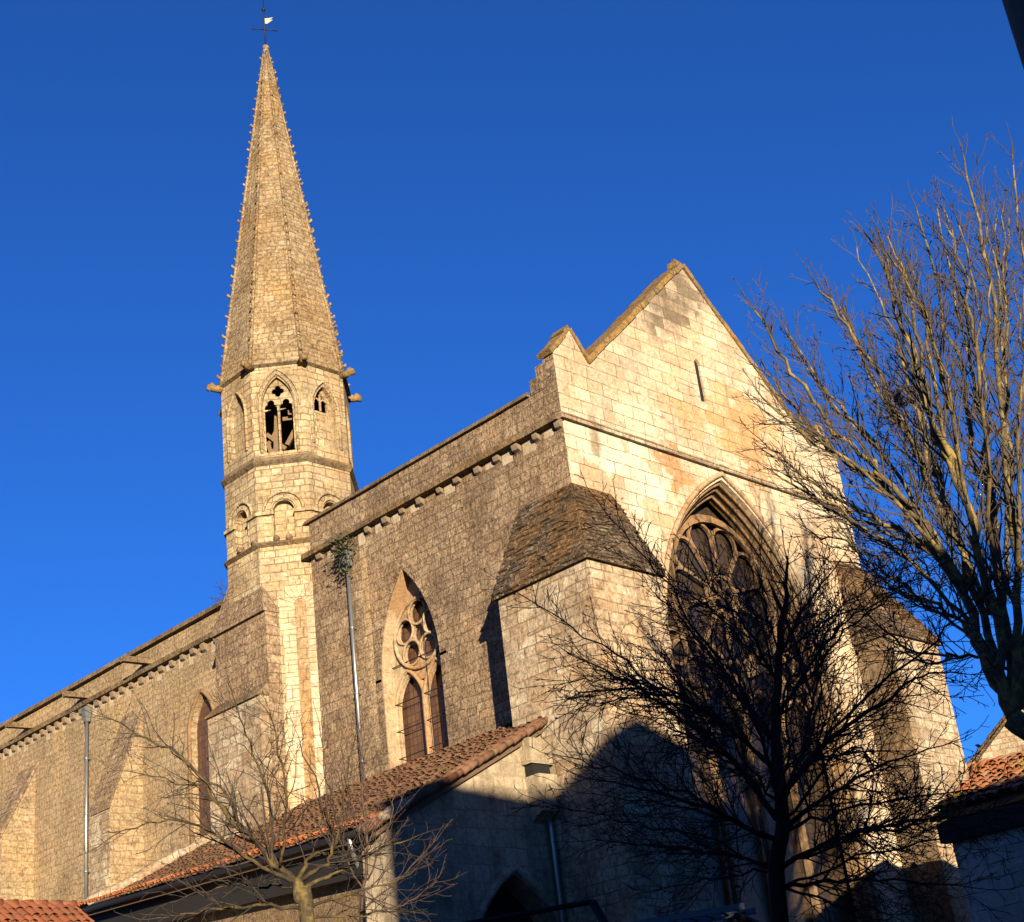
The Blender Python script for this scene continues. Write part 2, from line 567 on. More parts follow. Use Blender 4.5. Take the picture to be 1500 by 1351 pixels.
M_TILE_NEW = tiles_mat('bright_clay_tiles', [(.4, .12, .04), (.46, .15, .05), (.34, .1, .04), (.42, .16, .07)], (.2, .15, .04), .3)
M_TILE_DARK = tiles_mat('dark_clay_tiles', [(.28, .09, .04), (.34, .11, .05), (.24, .08, .04)], (.1, .07, .04), .3)
M_BARK_GOLD = bark('lichened_bark', (.035, .028, .02), (.15, .12, .07), (.3, .215, .07))
M_TWIG_GOLD = plain('brown_twigs', (.1, .075, .05), .85)
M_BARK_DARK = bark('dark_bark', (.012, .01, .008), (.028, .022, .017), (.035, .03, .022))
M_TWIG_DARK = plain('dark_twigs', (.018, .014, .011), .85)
M_BARK_YEL = bark('yellow_lichened_bark', (.035, .027, .02), (.1, .075, .045), (.2, .15, .05), 12)
M_BARK_BRN = bark('brown_branch_bark', (.03, .023, .016), (.07, .052, .033), (.13, .095, .035), 9)
M_TWIG_BRN = plain('dark_brown_twigs', (.05, .036, .026), .85)
M_TWIG_RED = plain('reddish_twigs', (.095, .052, .036), .8)
M_LEAF = plain('dull_green_leaves', (.075, .085, .035), .7)
M_DRYLEAF = plain('dead_leaves', (.03, .02, .013), .8)
M_VAN = plain('dark_car_paint', (.012, .013, .016), .5, 0, .1, 3, 0, .3)
M_CARGLASS = plain('car_window', (.02, .025, .035), .08, 0, 0, 3, 0, .6)
M_RUBBER = plain('tyre_rubber', (.015, .015, .015), .8)
M_ALU = plain('ladder_aluminium', (.16, .17, .19), .6, .0, .1)

# ------------------------------------------------------------------ ground
g = NT('ground_gravel')
o_ = g.obj()
gn = g.noise(o_, 1.2, 8, .7)
gcol = g.mix(g.step(gn, .4, .65), (.16, .14, .115), (.09, .085, .075))
M_GROUND = g.out(gcol, .95, g.noise(o_, 25, 5, .7), .5, .03, .1)
b = MB()
b.add([(-400, -400, 0), (400, -400, 0), (400, 400, 0), (-400, 400, 0)], [(0, 1, 2, 3)])
struct(b.build('ground', M_GROUND))

# ================================================================== CHURCH
church = thing('church', 'gothic stone church with octagonal spire and tall pointed gable front', 'church')
W, HS, HA = 12.0, 17.38, 23.66
XV, HV, XP, HP, H0 = 1.253, 19.16, .717, 19.98, 19.1
TH = .34


def part(b, name, mat, parent=church, **kw):
    return b.build(name, mat, parent)


# ---- gable front (plane y = 0, seen from -y)
out = [(0, 0), (W, 0), (W, H0), (W-XP, HP), (W-XV, HV), (W/2, HA), (XV, HV), (XP, HP), (0, H0)]
WX, WH, WZS, WZA, WZ0 = 6.0, 3.35, 11.7, 17.04, 4.6
slit = [(5.76, 19.33), (6.0, 19.33), (6.0, 20.55), (5.88, 20.7), (5.76, 20.55)]
b = MB()
b.plate(out, [arch(WX, WH, WZ0, WZS, WZA, 20), slit], (0, 0, 0), (1, 0, 0), (0, 0, 1), (0, -1, 0), TH)
gable = part(b, 'gable_front', M_FACADE)
b = MB()
b.box(5.7, 6.06, .07, .11, 19.3, 20.75)
part(b, 'slit_window', M_VOID)
# orders of the window arch
fw = None
for k, (ins, y0) in enumerate([(.0, .0), (.07, .15), (.15, .3), (.25, .45)]):
    if k == 0:
        b = MB()         # hood mould, proud of the wall
        pts = arch(WX, WH+.1, WZS-1.4, WZS, WZA+.16, 20)[1:]+[(WX-WH-.1, WZS-1.4)]
        b.tube([(p[0], -.03, p[1]) for p in pts], .075, 6)
        fw = part(b, 'window_arch', M_TRIM)
    else:
        b = MB()
        b.plate(arch(WX, WH+.02, WZ0-.01, WZS, WZA+.02, 20), [arch(WX, WH-ins, WZ0+.3, WZS, WZA-ins*1.35, 20)], (0, y0, 0), (1, 0, 0), (0, 0, 1), (0, -1, 0), .155)
        part(b, 'arch_order', M_TRIM if k == 1 else M_TRACERY, fw)
        b = MB()
        pts = arch(WX, WH-ins+.02, WZ0+.3, WZS, WZA-ins*1.35+.02, 20)[1:]+[(WX-WH+ins-.02, WZ0+.3)]
        b.tube([(p[0], y0-.02, p[1]) for p in pts], .045, 6)
        part(b, 'roll_moulding', M_TRACERY, fw)
# tracery of the great window
b = MB()
yT = .66
RC, RZ = (6.0, 14.0), 2.15


def sweep2(b, pts, r=.085, y=yT, sides=4):
    b.tube([(p[0], y, p[1]) for p in pts], r, sides, False, True, math.pi/4)


def circ(cx, cz, r, a0=0, a1=360, n=28):
    return [(cx+r*math.cos(math.radians(a0+(a1-a0)*i/n)), cz+r*math.sin(math.radians(a0+(a1-a0)*i/n))) for i in range(n+1)]


sweep2(b, circ(RC[0], RC[1], RZ), .11)
sweep2(b, circ(RC[0], RC[1], .55), .09)
sweep2(b, circ(RC[0], RC[1], RZ-.12), .06, yT-.1)
NS = 10
for k in range(NS):
    a0 = math.radians(360*k/NS+18)
    d0 = (math.cos(a0), math.sin(a0))
    sweep2(b, [(RC[0]+d0[0]*.55, RC[1]+d0[1]*.55), (RC[0]+d0[0]*RZ*.8, RC[1]+d0[1]*RZ*.8)], .068)
    am = a0+math.pi/NS
    rc = RZ*.72
    cw = rc*math.sin(math.pi/NS)
    cx, cz = RC[0]+rc*math.cos(am), RC[1]+rc*math.sin(am)
    sweep2(b, circ(cx, cz, cw, math.degrees(am)-95, math.degrees(am)+95, 12), .055)
for k in range(5):
    a0 = math.radians(72*k+90)
    sweep2(b, circ(RC[0]+.27*math.cos(a0), RC[1]+.27*math.sin(a0), .2), .035)
iw = WH-.25
for k in range(1, 4):
    x = WX-iw+2*iw*k/4
    sweep2(b, [(x, WZ0+.3), (x, 11.3 if k != 2 else 12.2)], .1)
for k in range(4):
    x0 = WX-iw+2*iw*k/4
    hw = iw/4
    sweep2(b, arch(x0+hw, hw, 10.2, 10.4, 11.5, 8)[2:], .075)
for k in (0, 1):
    sweep2(b, arch(WX-iw/2+k*iw, iw/2, 10.5, 10.9, 12.75, 10)[2:], .1)
    sweep2(b, circ(WX-iw/2+k*iw, 11.75, .42), .06)
for s in (-1, 1):
    sweep2(b, circ(WX+s*2.3, 12.3, .45), .06)
sweep2(b, circ(WX, 12.1, .0001, 0, 360, 4), .02)
part(b, 'tracery', M_TRACERY, fw)
b = MB()
b.plate(arch(WX, WH+.1, WZ0, WZS, WZA+.2, 16), [], (0, .8, 0), (1, 0, 0), (0, 0, 1), (0, -1, 0), .05)
part(b, 'leaded_glass', M_DARKGLASS, fw)
# string course
b = MB()
b.box(-.1, W+.1, -.1, .03, HS-.09, HS)
b.box(-.1, W+.1, -.12, .02, HS+.002, HS+.05)
part(b, 'string_course', M_BUTT)


def coping_run(b, p0, p1, y0, y1, th, n=14, jit=.02):
    """stone slabs laid along a line in the plane of the wall"""
    p0, p1 = V(p0), V(p1)
    d = (p1-p0)
    L = d.length
    d.normalize()
    nrm = V((-d.z, 0, d.x))
    if nrm.z < 0:
        nrm = -nrm
    for i in range(n):
        s0, s1 = L*i/n+.004, L*(i+1)/n-.004
        j = random.uniform(-jit, jit)
        c = p0+d*((s0+s1)/2)+nrm*(th/2+j)
        b.obox(c+V((0, (y0+y1)/2+random.uniform(-jit, jit), 0)), d, V((0, 1, 0)), nrm, (s1-s0)/2, (y1-y0)/2, th/2)


b = MB()
coping_run(b, (XV+.02, 0, HV), (W/2+.03, 0, HA+.02), -.05, .68, .15, 13)
coping_run(b, (W-XV-.02, 0, HV), (W/2-.03, 0, HA+.02), -.05, .68, .15, 13)
for s in (0, 1):
    fx = (lambda x: x) if s == 0 else (lambda x: W-x)
    coping_run(b, (fx(-.06), 0, H0-.02), (fx(XP+.02), 0, HP), -.05, .42, .12, 4, .03)
    coping_run(b, (fx(XV), 0, HV+.02), (fx(XP-.02), 0, HP), -.05, .42, .1, 4, .02)
part(b, 'gable_coping', M_COPE)
b = MB()
b.box(W/2-.1, W/2+.1, .08, .4, HA+.1, HA+.27)
b.box(W/2-.04, W/2+.04, .18, .26, HA+.27, HA+.38)
part(b, 'apex_stone', M_COPE)
# ---- choir side wall (plane x = 0, seen from -x)
HC, HCC = 18.36, 17.26
YE = 9.99
SY, SHW, SZS, SZA, SZ0 = 6.22, 1.15, 12.9, 15.65, 9.2


def side_plate(b, outl, holes, x=0.0, th=.8):     # outline in (y, z)
    b.plate(outl, holes, (x, 0, 0), (0, 1, 0), (0, 0, 1), (-1, 0, 0), th)


b = MB()
side_plate(b, [(TH+.002, 0), (YE, 0), (YE, HC-.06), (TH+.002, HC-.06)], [arch(SY, SHW, SZ0, SZS, SZA, 16)])
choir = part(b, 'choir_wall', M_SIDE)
# stepped return of the corner pinnacle
b = MB()
for y0, y1, z0, z1 in [(TH+.006, .66, HC-.04, 19.0), (.66, .9, HC-.04, 18.72)]:
    b.box(.003, .6, y0, y1, z0, z1)
b.box(-.005, .1, .004, TH+.03, 15.2, H0-.03)
part(b, 'corner_steps', M_SIDE)
# side window: tracery, glass, bars
b = MB()
xT = .4
hl = []
hwl = .49
for s in (-1, 1):
    hl.append(arch(SY+s*.55, hwl, SZ0-.1+.2, 12.05, 12.95, 8))
for k in range(5):
    a0 = math.radians(90+72*k)
    hl.append([(SY+.56*math.cos(a0)+r_*math.cos(math.radians(t_)), 13.95+.56*math.sin(a0)+r_*math.sin(math.radians(t_))) for t_, r_ in ((q_*20, .312) for q_ in range(18))])
hl.append([(SY+.235*math.cos(math.radians(q_*24)), 13.95+.235*math.sin(math.radians(q_*24))) for q_ in range(15)])
hl.append([(SY-.1, 12.72), (SY+.1, 12.72), (SY, 12.2)][::-1])
side_plate(b, arch(SY, SHW+.03, SZ0-.02, SZS, SZA+.03, 16), hl, xT, .1)
win = part(b, 'side_window', M_TRIM)
b = MB()
for s in (-1, 1):
    q = arch(SY+s*.55, hwl+.09, 9.3, 12.05, 13.08, 10)
    b.tube([(xT-.02, p[0], p[1]) for p in q[1:]+[(q[0][0], 9.3)]], .055, 5)
b.tube([(xT-.03, SY, 9.3), (xT-.03, SY, 12.4)], .06, 6)
q = circ(SY, 13.95, .93)
b.tube([(xT-.03, p[0], p[1]) for p in q], .06, 5)
for k in range(5):
    a0 = math.radians(90+72*k)
    q = circ(SY+.56*math.cos(a0), 13.95+.56*math.sin(a0), .33, 0, 360, 18)
    b.tube([(xT-.02, p[0], p[1]) for p in q], .04, 5)
part(b, 'tracery', M_TRIM, win)
b = MB()
side_plate(b, arch(SY, SHW+.05, SZ0-.05, SZS, SZA+.05, 12), [], xT+.2, .04)
part(b, 'leaded_glass', M_BROWNGLASS, win)
for z in (10.9, 11.6, 12.3, 13.3):
    b = MB()
    b.tube([(xT-.06, SY-SHW-.05, z), (xT-.06, SY+SHW+.05, z)], .014, 4)
    part(b, 'saddle_bar', M_IRON, win)
b = MB()
b.tube([(xT-.07, SY-.25, 9.4), (xT-.07, SY-.25, 15.0)], .011, 4)
part(b, 'lightning_cable', M_IRON, win)
b = MB()
side_plate(b, arch(SY, SHW+.02, SZ0-.01, SZS, SZA+.02, 16), [arch(SY, SHW-.03, SZ0+.03, SZS, SZA-.04, 16)], .012, .39)
part(b, 'jamb_lining', M_TRIM, win)
# window surround quoins
b = MB()
for s in (-1, 1):
    z = 9.4
    i = 0
    while z < 12.9:
        wq = .42 if i % 2 else .28
        y0 = SY+s*(SHW+.001)
        b.box(-.012, .1, min(y0, y0+s*wq), max(y0, y0+s*wq), z+.006, z+.29)
        z += .3
        i += 1
hq = SZA-SZS
Rq = (SHW*SHW+hq*hq)/(2*SHW)
for s in (-1, 1):
    cq = SY+s*(SHW-Rq)
    a1 = math.atan2(hq, (Rq-SHW))
    for i in range(9):
        aa, ab = a1*i/9+.004, a1*(i+1)/9-.004
        ro = Rq+(.3 if i % 2 else .24)
        q = [(cq+s*r_*math.cos(t_), SZS+r_*math.sin(t_)) for r_, t_ in ((Rq+.002, aa), (ro, aa), (ro, ab), (Rq+.002, ab))]
        b.plate(q, [], (-.012, 0, 0), (0, 1, 0), (0, 0, 1), (-1, 0, 0), .1)
part(b, 'window_surround', M_SIDE)
# a filled vertical joint (toothing) beside the downpipe
b = MB()
z = 11.2
while z < 16.6:
    wq = random.uniform(.2, .34)
    b.box(-.014, .1, 7.62, 7.62+wq, z+.006, z+.3)
    z += .31
part(b, 'toothing_stones', M_NAVE)


def side_coping(b, y0, y1, z, x0, x1, th, step=1.0):
    y = y0
    while y < y1-.01:
        L = min(step*random.uniform(.7, 1.3), y1-y)
        j = random.uniform(-.012, .012)
        b.hull([(x0+j, y+.003, z+j), (x1, y+.003, z+j), (x1, y+L-.003, z+j), (x0+j, y+L-.003, z+j)],
               [(x0+.05+j, y+.003, z+th+j), (x1, y+.003, z+th+.1+j), (x1, y+L-.003, z+th+.1+j), (x0+.05+j, y+L-.003, z+th+j)])
        y += L


b = MB()
side_coping(b, .97, YE+.25, HC-.04, -.1, .9, .12)
part(b, 'parapet_coping', M_CORN)
b = MB()
y = .0
while y < YE+.1:
    L = min(random.uniform(.5, 1.1), YE+.15-y)
    j = random.uniform(-.012, .012)
    b.hull([(-.22+j, y, HCC-.02), (.05, y, HCC-.02), (.05, y+L-.006, HCC-.02), (-.22+j, y+L-.006, HCC-.02)],
           [(-.24+j, y, HCC+.12), (.05, y, HCC+.2), (.05, y+L-.006, HCC+.2), (-.24+j, y+L-.006, HCC+.12)])
    y += L
part(b, 'cornice', M_CORN)


def corbel_mesh(y, z, wd=.17, pr=.17, ht=.21):
    b = MB()
    pr_ = [(0, 0), (-pr, 0), (-pr, -.07), (-pr*.8, -.15), (-pr*.35, -ht*.85), (0, -ht)]
    b.hull([(p[0]+.03, y-wd/2, z+p[1]) for p in pr_], [(p[0]+.03, y+wd/2, z+p[1]) for p in pr_])
    return b


b = corbel_mesh(0, 0)
cb = b.build('corbel', M_CORBEL, church)
cb.location = (0, .09, HCC-.022)
for k in range(1, 14):
    y = .09+.727*k
    if abs(y-8.2) < .3:
        continue
    c = cb.copy()
    COL.objects.link(c)
    c.parent = church
    c.location = (random.uniform(-.01, .02), y+random.uniform(-.04, .04), HCC-.022)
    c.scale = (random.uniform(.85, 1.1), random.uniform(.85, 1.2), random.uniform(.8, 1.1))
# pale sheltered stones between the corbels
b = MB()
for k in range(13):
    y = .09+.727*k
    if random.random() < .85:
        b = MB()
        b.box(-.008, .1, y+random.uniform(.14, .25), y+random.uniform(.45, .6), HCC-random.uniform(.22, .42), HCC-.03)
        part(b, 'sheltered_stone', M_SHELTER)

# ---- corner buttresses with lean-to stone roofs
P1, P2, Q1, R1, HE, HT = 1.163, 1.147, 1.694, 1.266, 13.15, 15.6


def corner_buttress(flip):
    fx = (lambda x: W-x) if flip else (lambda x: x)
    b = MB()
    x0, x1 = sorted((fx(-P1), fx(R1)))
    b.box(x0, x1, -P2, Q1, 0, HE)
    ob = part(b, 'corner_buttress', M_BUTT)
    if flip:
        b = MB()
        b.box(W-R1-.006, W-R1+.1, -P2+.01, -.002, 0, HE-.1)  # darker stone plate over one flank of this buttress
        part(b, 'dark_flank', M_FLANK, ob)
    b = MB()
    ov = .1
    E0, E1, E2 = (fx(-P1-ov), -P2-ov, HE+.0), (fx(-P1-ov), Q1+ov, HE), (fx(R1+ov), -P2-ov, HE)
    T0, T1_, T2_ = (fx(0), 0, HT), (fx(0), Q1+ov, HT), (fx(R1+ov), 0, HT)
    B0, B1, B2 = (fx(.25), .25, HE), (fx(.25), Q1+ov, HE), (fx(R1+ov), .25, HE)
    C0, C1, C2 = (fx(.25), .25, HT-.02), (fx(.25), Q1+ov, HT-.02), (fx(R1+ov), .25, HT-.02)
    n = 17

    def strip(A0, A1, Bt0, Bt1, m):          # coursed slabs from eave edge A to top edge B
        A0, A1, Bt0, Bt1 = V(A0), V(A1), V(Bt0), V(Bt1)
        nr = (A1-A0).cross(Bt0-A0).normalized()
        if nr.z < 0:
            nr = -nr
        for i in range(n):
            f0, f1 = i/n, (i+1.15)/n
            f1 = min(f1, 1.0)
            L0, L1 = A0.lerp(Bt0, f0), A1.lerp(Bt1, f0)
            U0, U1 = A0.lerp(Bt0, f1), A1.lerp(Bt1, f1)
            g0 = 0.0
            while g0 < 1:
                g1 = min(1.0, g0+random.uniform(.09, .2))
                up = nr*random.uniform(.012, .075)
                dn = (L0-U0).normalized()*random.uniform(-.05, .05)
                q = [L0.lerp(L1, g0+.004)+dn, L0.lerp(L1, g1-.004)+dn*random.uniform(.3, 1.2), U0.lerp(U1, g1-.004), U0.lerp(U1, g0+.004)]
                lo = [p-nr*.03 for p in q]
                hi = [q[0]+up, q[1]+up*random.uniform(.6, 1.2), q[2]+nr*.012, q[3]+nr*.012]
                b.hull(lo, hi)
                g0 = g1
    strip(E0, E1, T0, T1_, 1)
    strip(E0, E2, T0, T2_, 1)
    # solid core under the slabs
    d = .03
    b.add([V(E0)-V((0, 0, .09)), V(E1)-V((0, 0, .09)), V(B1)-V((0, 0, .09)), V(B0)-V((0, 0, .09)), V(E2)-V((0, 0, .09)), V(B2)-V((0, 0, .09)),
           V(T0)-V((0, 0, d)), V(T1_)-V((0, 0, d)), V(T2_)-V((0, 0, d)), V(E0)-V((0, 0, .002)), V(E1)-V((0, 0, .002)), V(E2)-V((0, 0, .002))],
          [(0, 1, 2, 3), (0, 3, 5, 4), (9, 6, 7, 10), (9, 11, 8, 6), (0, 9, 10, 1), (0, 4, 11, 9), (1, 10, 7, 2), (4, 5, 8, 11)])
    part(b, 'slab_roof', M_MOSS, ob)
    # coarse quoins along the outer corner
    b = MB()
    z = 4.0
    i = 0
    while z < HE-.35:
        a_, c_ = ((.45, .28) if i % 2 else (.28, .45))
        xs = sorted((fx(-P1-.006), fx(-P1+a_)))
        b.box(xs[0], xs[1], -P2-.006, -P2+c_, z+.006, z+.31)
        z += .32
        i += 1
    part(b, 'quoins', M_BUTT, ob)


corner_buttress(False)
corner_buttress(True)

# ---- nave wall beyond the tower
HN, HNN = 17.33, 16.47
YN0, YN1 = 13.2, 46.0
b = MB()
side_plate(b, [(YN0, 0), (YN1, 0), (YN1, HN-.06), (YN0, HN-.06)], [arch(15.62, .62, 10.6, 13.9, 14.95, 10)])
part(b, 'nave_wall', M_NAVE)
b = MB()
side_plate(b, arch(15.62, .68, 10.5, 13.9, 15.05, 10), [], .2, .05)
nw_ = part(b, 'lancet_window', M_BROWNGLASS)
b = MB()
q = arch(15.62, .69, 10.6, 13.9, 15.05, 10)
b.tube([(-.02, p[0], p[1]) for p in q[1:]+[q[0]]], .07, 6)
part(b, 'window_surround', M_TRACERY, nw_)
b = MB()
side_coping(b, 13.0, YN1, HN-.05, -.16, .9, .17)
part(b, 'parapet_coping', M_CORN)
b = MB()
y = 14.4
while y < 45:
    L = random.uniform(.7, 1.2)
    j = random.uniform(-.02, .02)
    b.hull([(-.2+j, y, HNN-.03), (.05, y, HNN-.03), (.05, y+L-.006, HNN-.03), (-.2+j, y+L-.006, HNN-.03)],
           [(-.24+j, y, HNN+.1), (.05, y, HNN+.18), (.05, y+L-.006, HNN+.18), (-.24+j, y+L-.006, HNN+.1)])
    y += L
part(b, 'cornice', M_CORN)
for k in range(32):
    y = 14.72+.6*k if k < 8 else 14.72+.6*8+.52*(k-8)
    c = cb.copy()
    COL.objects.link(c)
    c.parent = church
    c.location = (random.uniform(-.01, .02), y+random.uniform(-.04, .04), HNN-.032)
    c.scale = (random.uniform(.85, 1.1), random.uniform(.9, 1.3), random.uniform(1.0, 1.4))
b = MB()
for k in range(32):
    y = 14.72+.6*k if k < 8 else 14.72+.6*8+.52*(k-8)
    b = MB()
    b.box(-.006, .1, y+.12, y+random.uniform(.3, .42), HNN-random.uniform(.2, .5), HNN-.035)
    part(b, 'sheltered_stone', M_SHELTER)
# long stone waterspouts
for k, yy in enumerate((18.47, 22.36, 26.18)):
    b = MB()
    pr = [(-.11, -.1), (.11, -.1), (.13, .1), (.06, .1), (.04, .02), (-.04, .02), (-.06, .1), (-.13, .1)]
    x0, x1 = .3, (-1.0, -.85, -.92)[k]
    b.hull([(x0, yy+p[0], HNN+.36+p[1]) for p in pr], [(x1, yy+p[0]*.85, HNN+.3+p[1]*.85) for p in pr])
    part(b, 'waterspout', M_CORN)
# nave buttresses: sloped weathering, pale front
for (ya, yb, xo, zt, zb) in ((18.95, 20.1, -1.13, 15.55, 12.3), (25.8, 26.95, -1.15, 15.4, 12.9), (32.4, 33.5, -1.15, 15.4, 12.9)):
    b = MB()
    b.box(xo, .05, ya, yb, 0, zb)
    nb = part(b, 'nave_buttress', M_NAVE)
    b = MB()
    b.hull([(xo, ya, zb+.001), (.05, ya, zb+.001), (.05, ya, zt-.1)], [(xo, yb, zb+.001), (.05, yb, zb+.001), (.05, yb, zt-.1)])
    part(b, 'sloped_core', M_NAVE, nb)
    b = MB()
    b.box(xo-.012, xo+.1, ya+.01, yb-.01, 0, zb-.07)
    part(b, 'dressed_front', M_BUTT, nb)
    b = MB()
    b.hull([(xo-.05, ya-.03, zb-.06), (xo-.05, ya-.03, zb+.08), (.05, ya-.03, zt+.08), (.05, ya-.03, zt-.14)], [(xo-.05, yb+.03, zb-.06), (xo-.05, yb+.03, zb+.08), (.05, yb+.03, zt+.08), (.05, yb+.03, zt-.14)])
    part(b, 'weathering', M_SIDE, nb)
# far walls and the low roof behind the parapets
b = MB()
b.box(W-.7, W-.002, TH+.002, YN1-.002, 0, 17.2)
b.box(.8, W-.7, YN1-.7, YN1-.01, 0, 17.2)
part(b, 'far_walls', M_NAVE)
b = MB()
b.add([(.5, TH+.01, 16.9), (W-.5, TH+.01, 16.9), (W-.5, YN1-.3, 16.6), (.5, YN1-.3, 16.6), (W/2, TH+.01, 17.2), (W/2, YN1-.3, 16.9)],
      [(0, 4, 5, 3), (4, 1, 2, 5)])
part(b, 'roof', M_LEAD)

# ---- tower
TX, TY, TR = .87, 11.86, 2.01
T0, T1, T2, T3 = 37.24, 23.65, 20.39, 17.9
TI = 18.84
AP = TR*math.cos(math.pi/8)
HWF = TR*math.sin(math.pi/8)


def ring(r, z, n=8, ph=22.5):
    return [V((TX+r*math.cos(math.radians(ph+45*k)), TY+r*math.sin(math.radians(ph+45*k)), z)) for k in range(n)]


def fframe(deg, off=0.0, z=0.0):
    a_ = math.radians(deg)
    n = V((math.cos(a_), math.sin(a_), 0))
    u = V((0, 0, 1)).cross(n)
    return V((TX, TY, z))+n*(AP+off), u, V((0, 0, 1)), n


tower = MB()
tower.hull(ring(TR+.02, 0), ring(TR, T3-.02))
tw = part(tower, 'tower', M_TOWER)
# arcaded stage
b = MB()
for d in (0, 45, 90, 135, 180, 225, 270, 315):
    o, u, v, n = fframe(d)
    ol = [(-HWF, T3-.02), (HWF, T3-.02), (HWF, T2), (-HWF, T2)]
    holes = [round_arch(0, .3, T3+.1, TI+.05)] if d in (180, 225, 270) else []
    b.plate(ol, holes, o, u, v, n, .3)
part(b, 'arcade_stage', M_TOWER, tw)
b = MB()
for d in (180, 225, 270):
    o, u, v, n = fframe(d, -.2)
    b.plate([(-.4, T3), (.4, T3), (.4, TI+.5), (-.4, TI+.5)], [], o, u, v, n, .06)
part(b, 'blind_panels', M_TOWER, tw)
for d in (180, 225, 270):
    o, u, v, n = fframe(d, .02)
    b = MB()
    q = circ(0, TI+.05, .57, 0, 180, 16)
    b.tube([o+u*p[0]+v*p[1] for p in q], .05, 6)
    q = circ(0, TI+.05, .36, 0, 180, 16)
    b.tube([o+u*p[0]+v*p[1] for p in q], .03, 6)
    part(b, 'arch_moulding', M_TOWER, tw)
b = MB()
for d in (0, 45, 90, 135, 180, 225, 270, 315):
    o, u, v, n = fframe(d, 0)
    for s in (-1, 1):
        if d in (180, 225, 270):
            b = MB()
            b.obox(o+u*s*(HWF+.3)/2+v*(TI-.02), u, n, v, (HWF-.3)/2+.02, .07, .05)
            part(b, 'impost_band', M_TOWER, tw)
        elif s == 1:
            b = MB()
            b.obox(o+v*(TI-.02), u, n, v, HWF+.02, .07, .05)
            part(b, 'impost_band', M_TOWER, tw)


def oct_band(z0, z1, pr, name, mat):
    b = MB()
    b.hull(ring(TR+.02, z0), ring(TR+pr, z0+(z1-z0)*.45))
    b.hull(ring(TR+pr, z0+(z1-z0)*.45+.001), ring(TR+.03, z1))
    part(b, name, mat, tw)


oct_band(T3-.1, T3+.06, .12, 'lower_moulding', M_CORN)
oct_band(T2-.06, T2+.2, .11, 'sill_moulding', M_CORN)
oct_band(T1-.08, T1+.04, .11, 'upper_moulding', M_CORN)
# belfry stage
ZB0 = T2+.35
b = MB()
for d in (0, 45, 90, 135, 180, 225, 270, 315):
    o, u, v, n = fframe(d)
    ol = [(-HWF, T2), (HWF, T2), (HWF, T1), (-HWF, T1)]
    zs = 22.3
    if d in (225,):
        holes = [arch(0, .46, ZB0, zs, 23.2, 10)]
    elif d in (180, 270):
        holes = [arch(0, .4, ZB0+.25, zs-.1, 23.0, 10)]
    elif d == 315:
        holes = [arch(0, .4, ZB0+.25, zs-.1, 23.0, 10)]
    else:
        holes = []
    b.plate(ol, holes, o, u, v, n, .34)
bel = part(b, 'belfry', M_TOWER)
b = MB()
o, u, v, n = fframe(180, -.16)
b.plate([(-.5, ZB0), (.5, ZB0), (.5, 23.2), (-.5, 23.2)], [], o, u, v, n, .08)
part(b, 'blocked_opening', M_TOWER, bel)
for d, op in ((270, True), (315, True)):
    o, u, v, n = fframe(d, -.16)
    holes = [arch(-.06, .27, 22.2, 22.4, 22.85, 6)]
    b = MB()
    b.plate([(-.5, ZB0), (.5, ZB0), (.5, 23.2), (-.5, 23.2)], holes, o, u, v, n, .08)
    part(b, 'blocked_opening', M_TOWER, bel)
b = MB()
o, u, v, n = fframe(270, -.14)
b.tube([o+u*(-.06)+v*22.2, o+u*(-.06)+v*22.75], .04, 5)
for s in (-1, 1):
    q = circ(-.06+s*.13, 22.5, .1, 20, 160, 8)
    b.tube([o+u*p[0]+v*p[1] for p in q], .03, 5)
part(b, 'opening_tracery', M_TRIM, bel)
for d, hw, za, zb, zsp in ((225, .53, 23.33, ZB0, 22.3), (270, .5, 23.16, ZB0+.25, 22.2), (180, .47, 23.13, ZB0+.25, 22.2)):
    o, u, v, n = fframe(d, .015)
    b = MB()
    q = arch(0, hw, zb, zsp, za, 10)
    b.tube([o+u*p[0]+v*p[1] for p in q[1:]+[q[0]]], .05, 6)
    if d == 225:
        q = arch(0, hw+.12, zsp-.1, zsp, za+.14, 10)
        b.tube([o+u*p[0]+v*p[1] for p in q[1:]+[q[0]]], .035, 6)
    part(b, 'arch_moulding', M_TOWER, bel)
b = MB()
o, u, v, n = fframe(225, -.12)


def trefoil_light(cx, hw, z0, zc):
    q = foil(cx, zc, 3, .1, .105, 90, 48)
    q = [p for p in q if p[1] > zc-.12]
    q.sort(key=lambda p: math.atan2(p[1]-zc, p[0]-cx) % (2*math.pi) if True else 0)
    right = [p for p in q if True]
    rr = [(math.atan2(p[1]-zc+.0, p[0]-cx)+math.pi/2) % (2*math.pi) for p in right]
    right = [p for _, p in sorted(zip(rr, right))]
    return [(cx-hw, z0), (cx+hw, z0), (cx+hw, zc-.16)]+right+[(cx-hw, zc-.16)]


b.plate(arch(0, .48, ZB0-.02, 22.3, 23.22, 10), [trefoil_light(-.225, .19, ZB0+.06, 22.3), trefoil_light(.225, .19, ZB0+.06, 22.3), foil(0, 22.78, 4, .1, .085, 0, 48)],
        o, u, v, n, .08)
part(b, 'belfry_tracery', M_TOWER, bel)
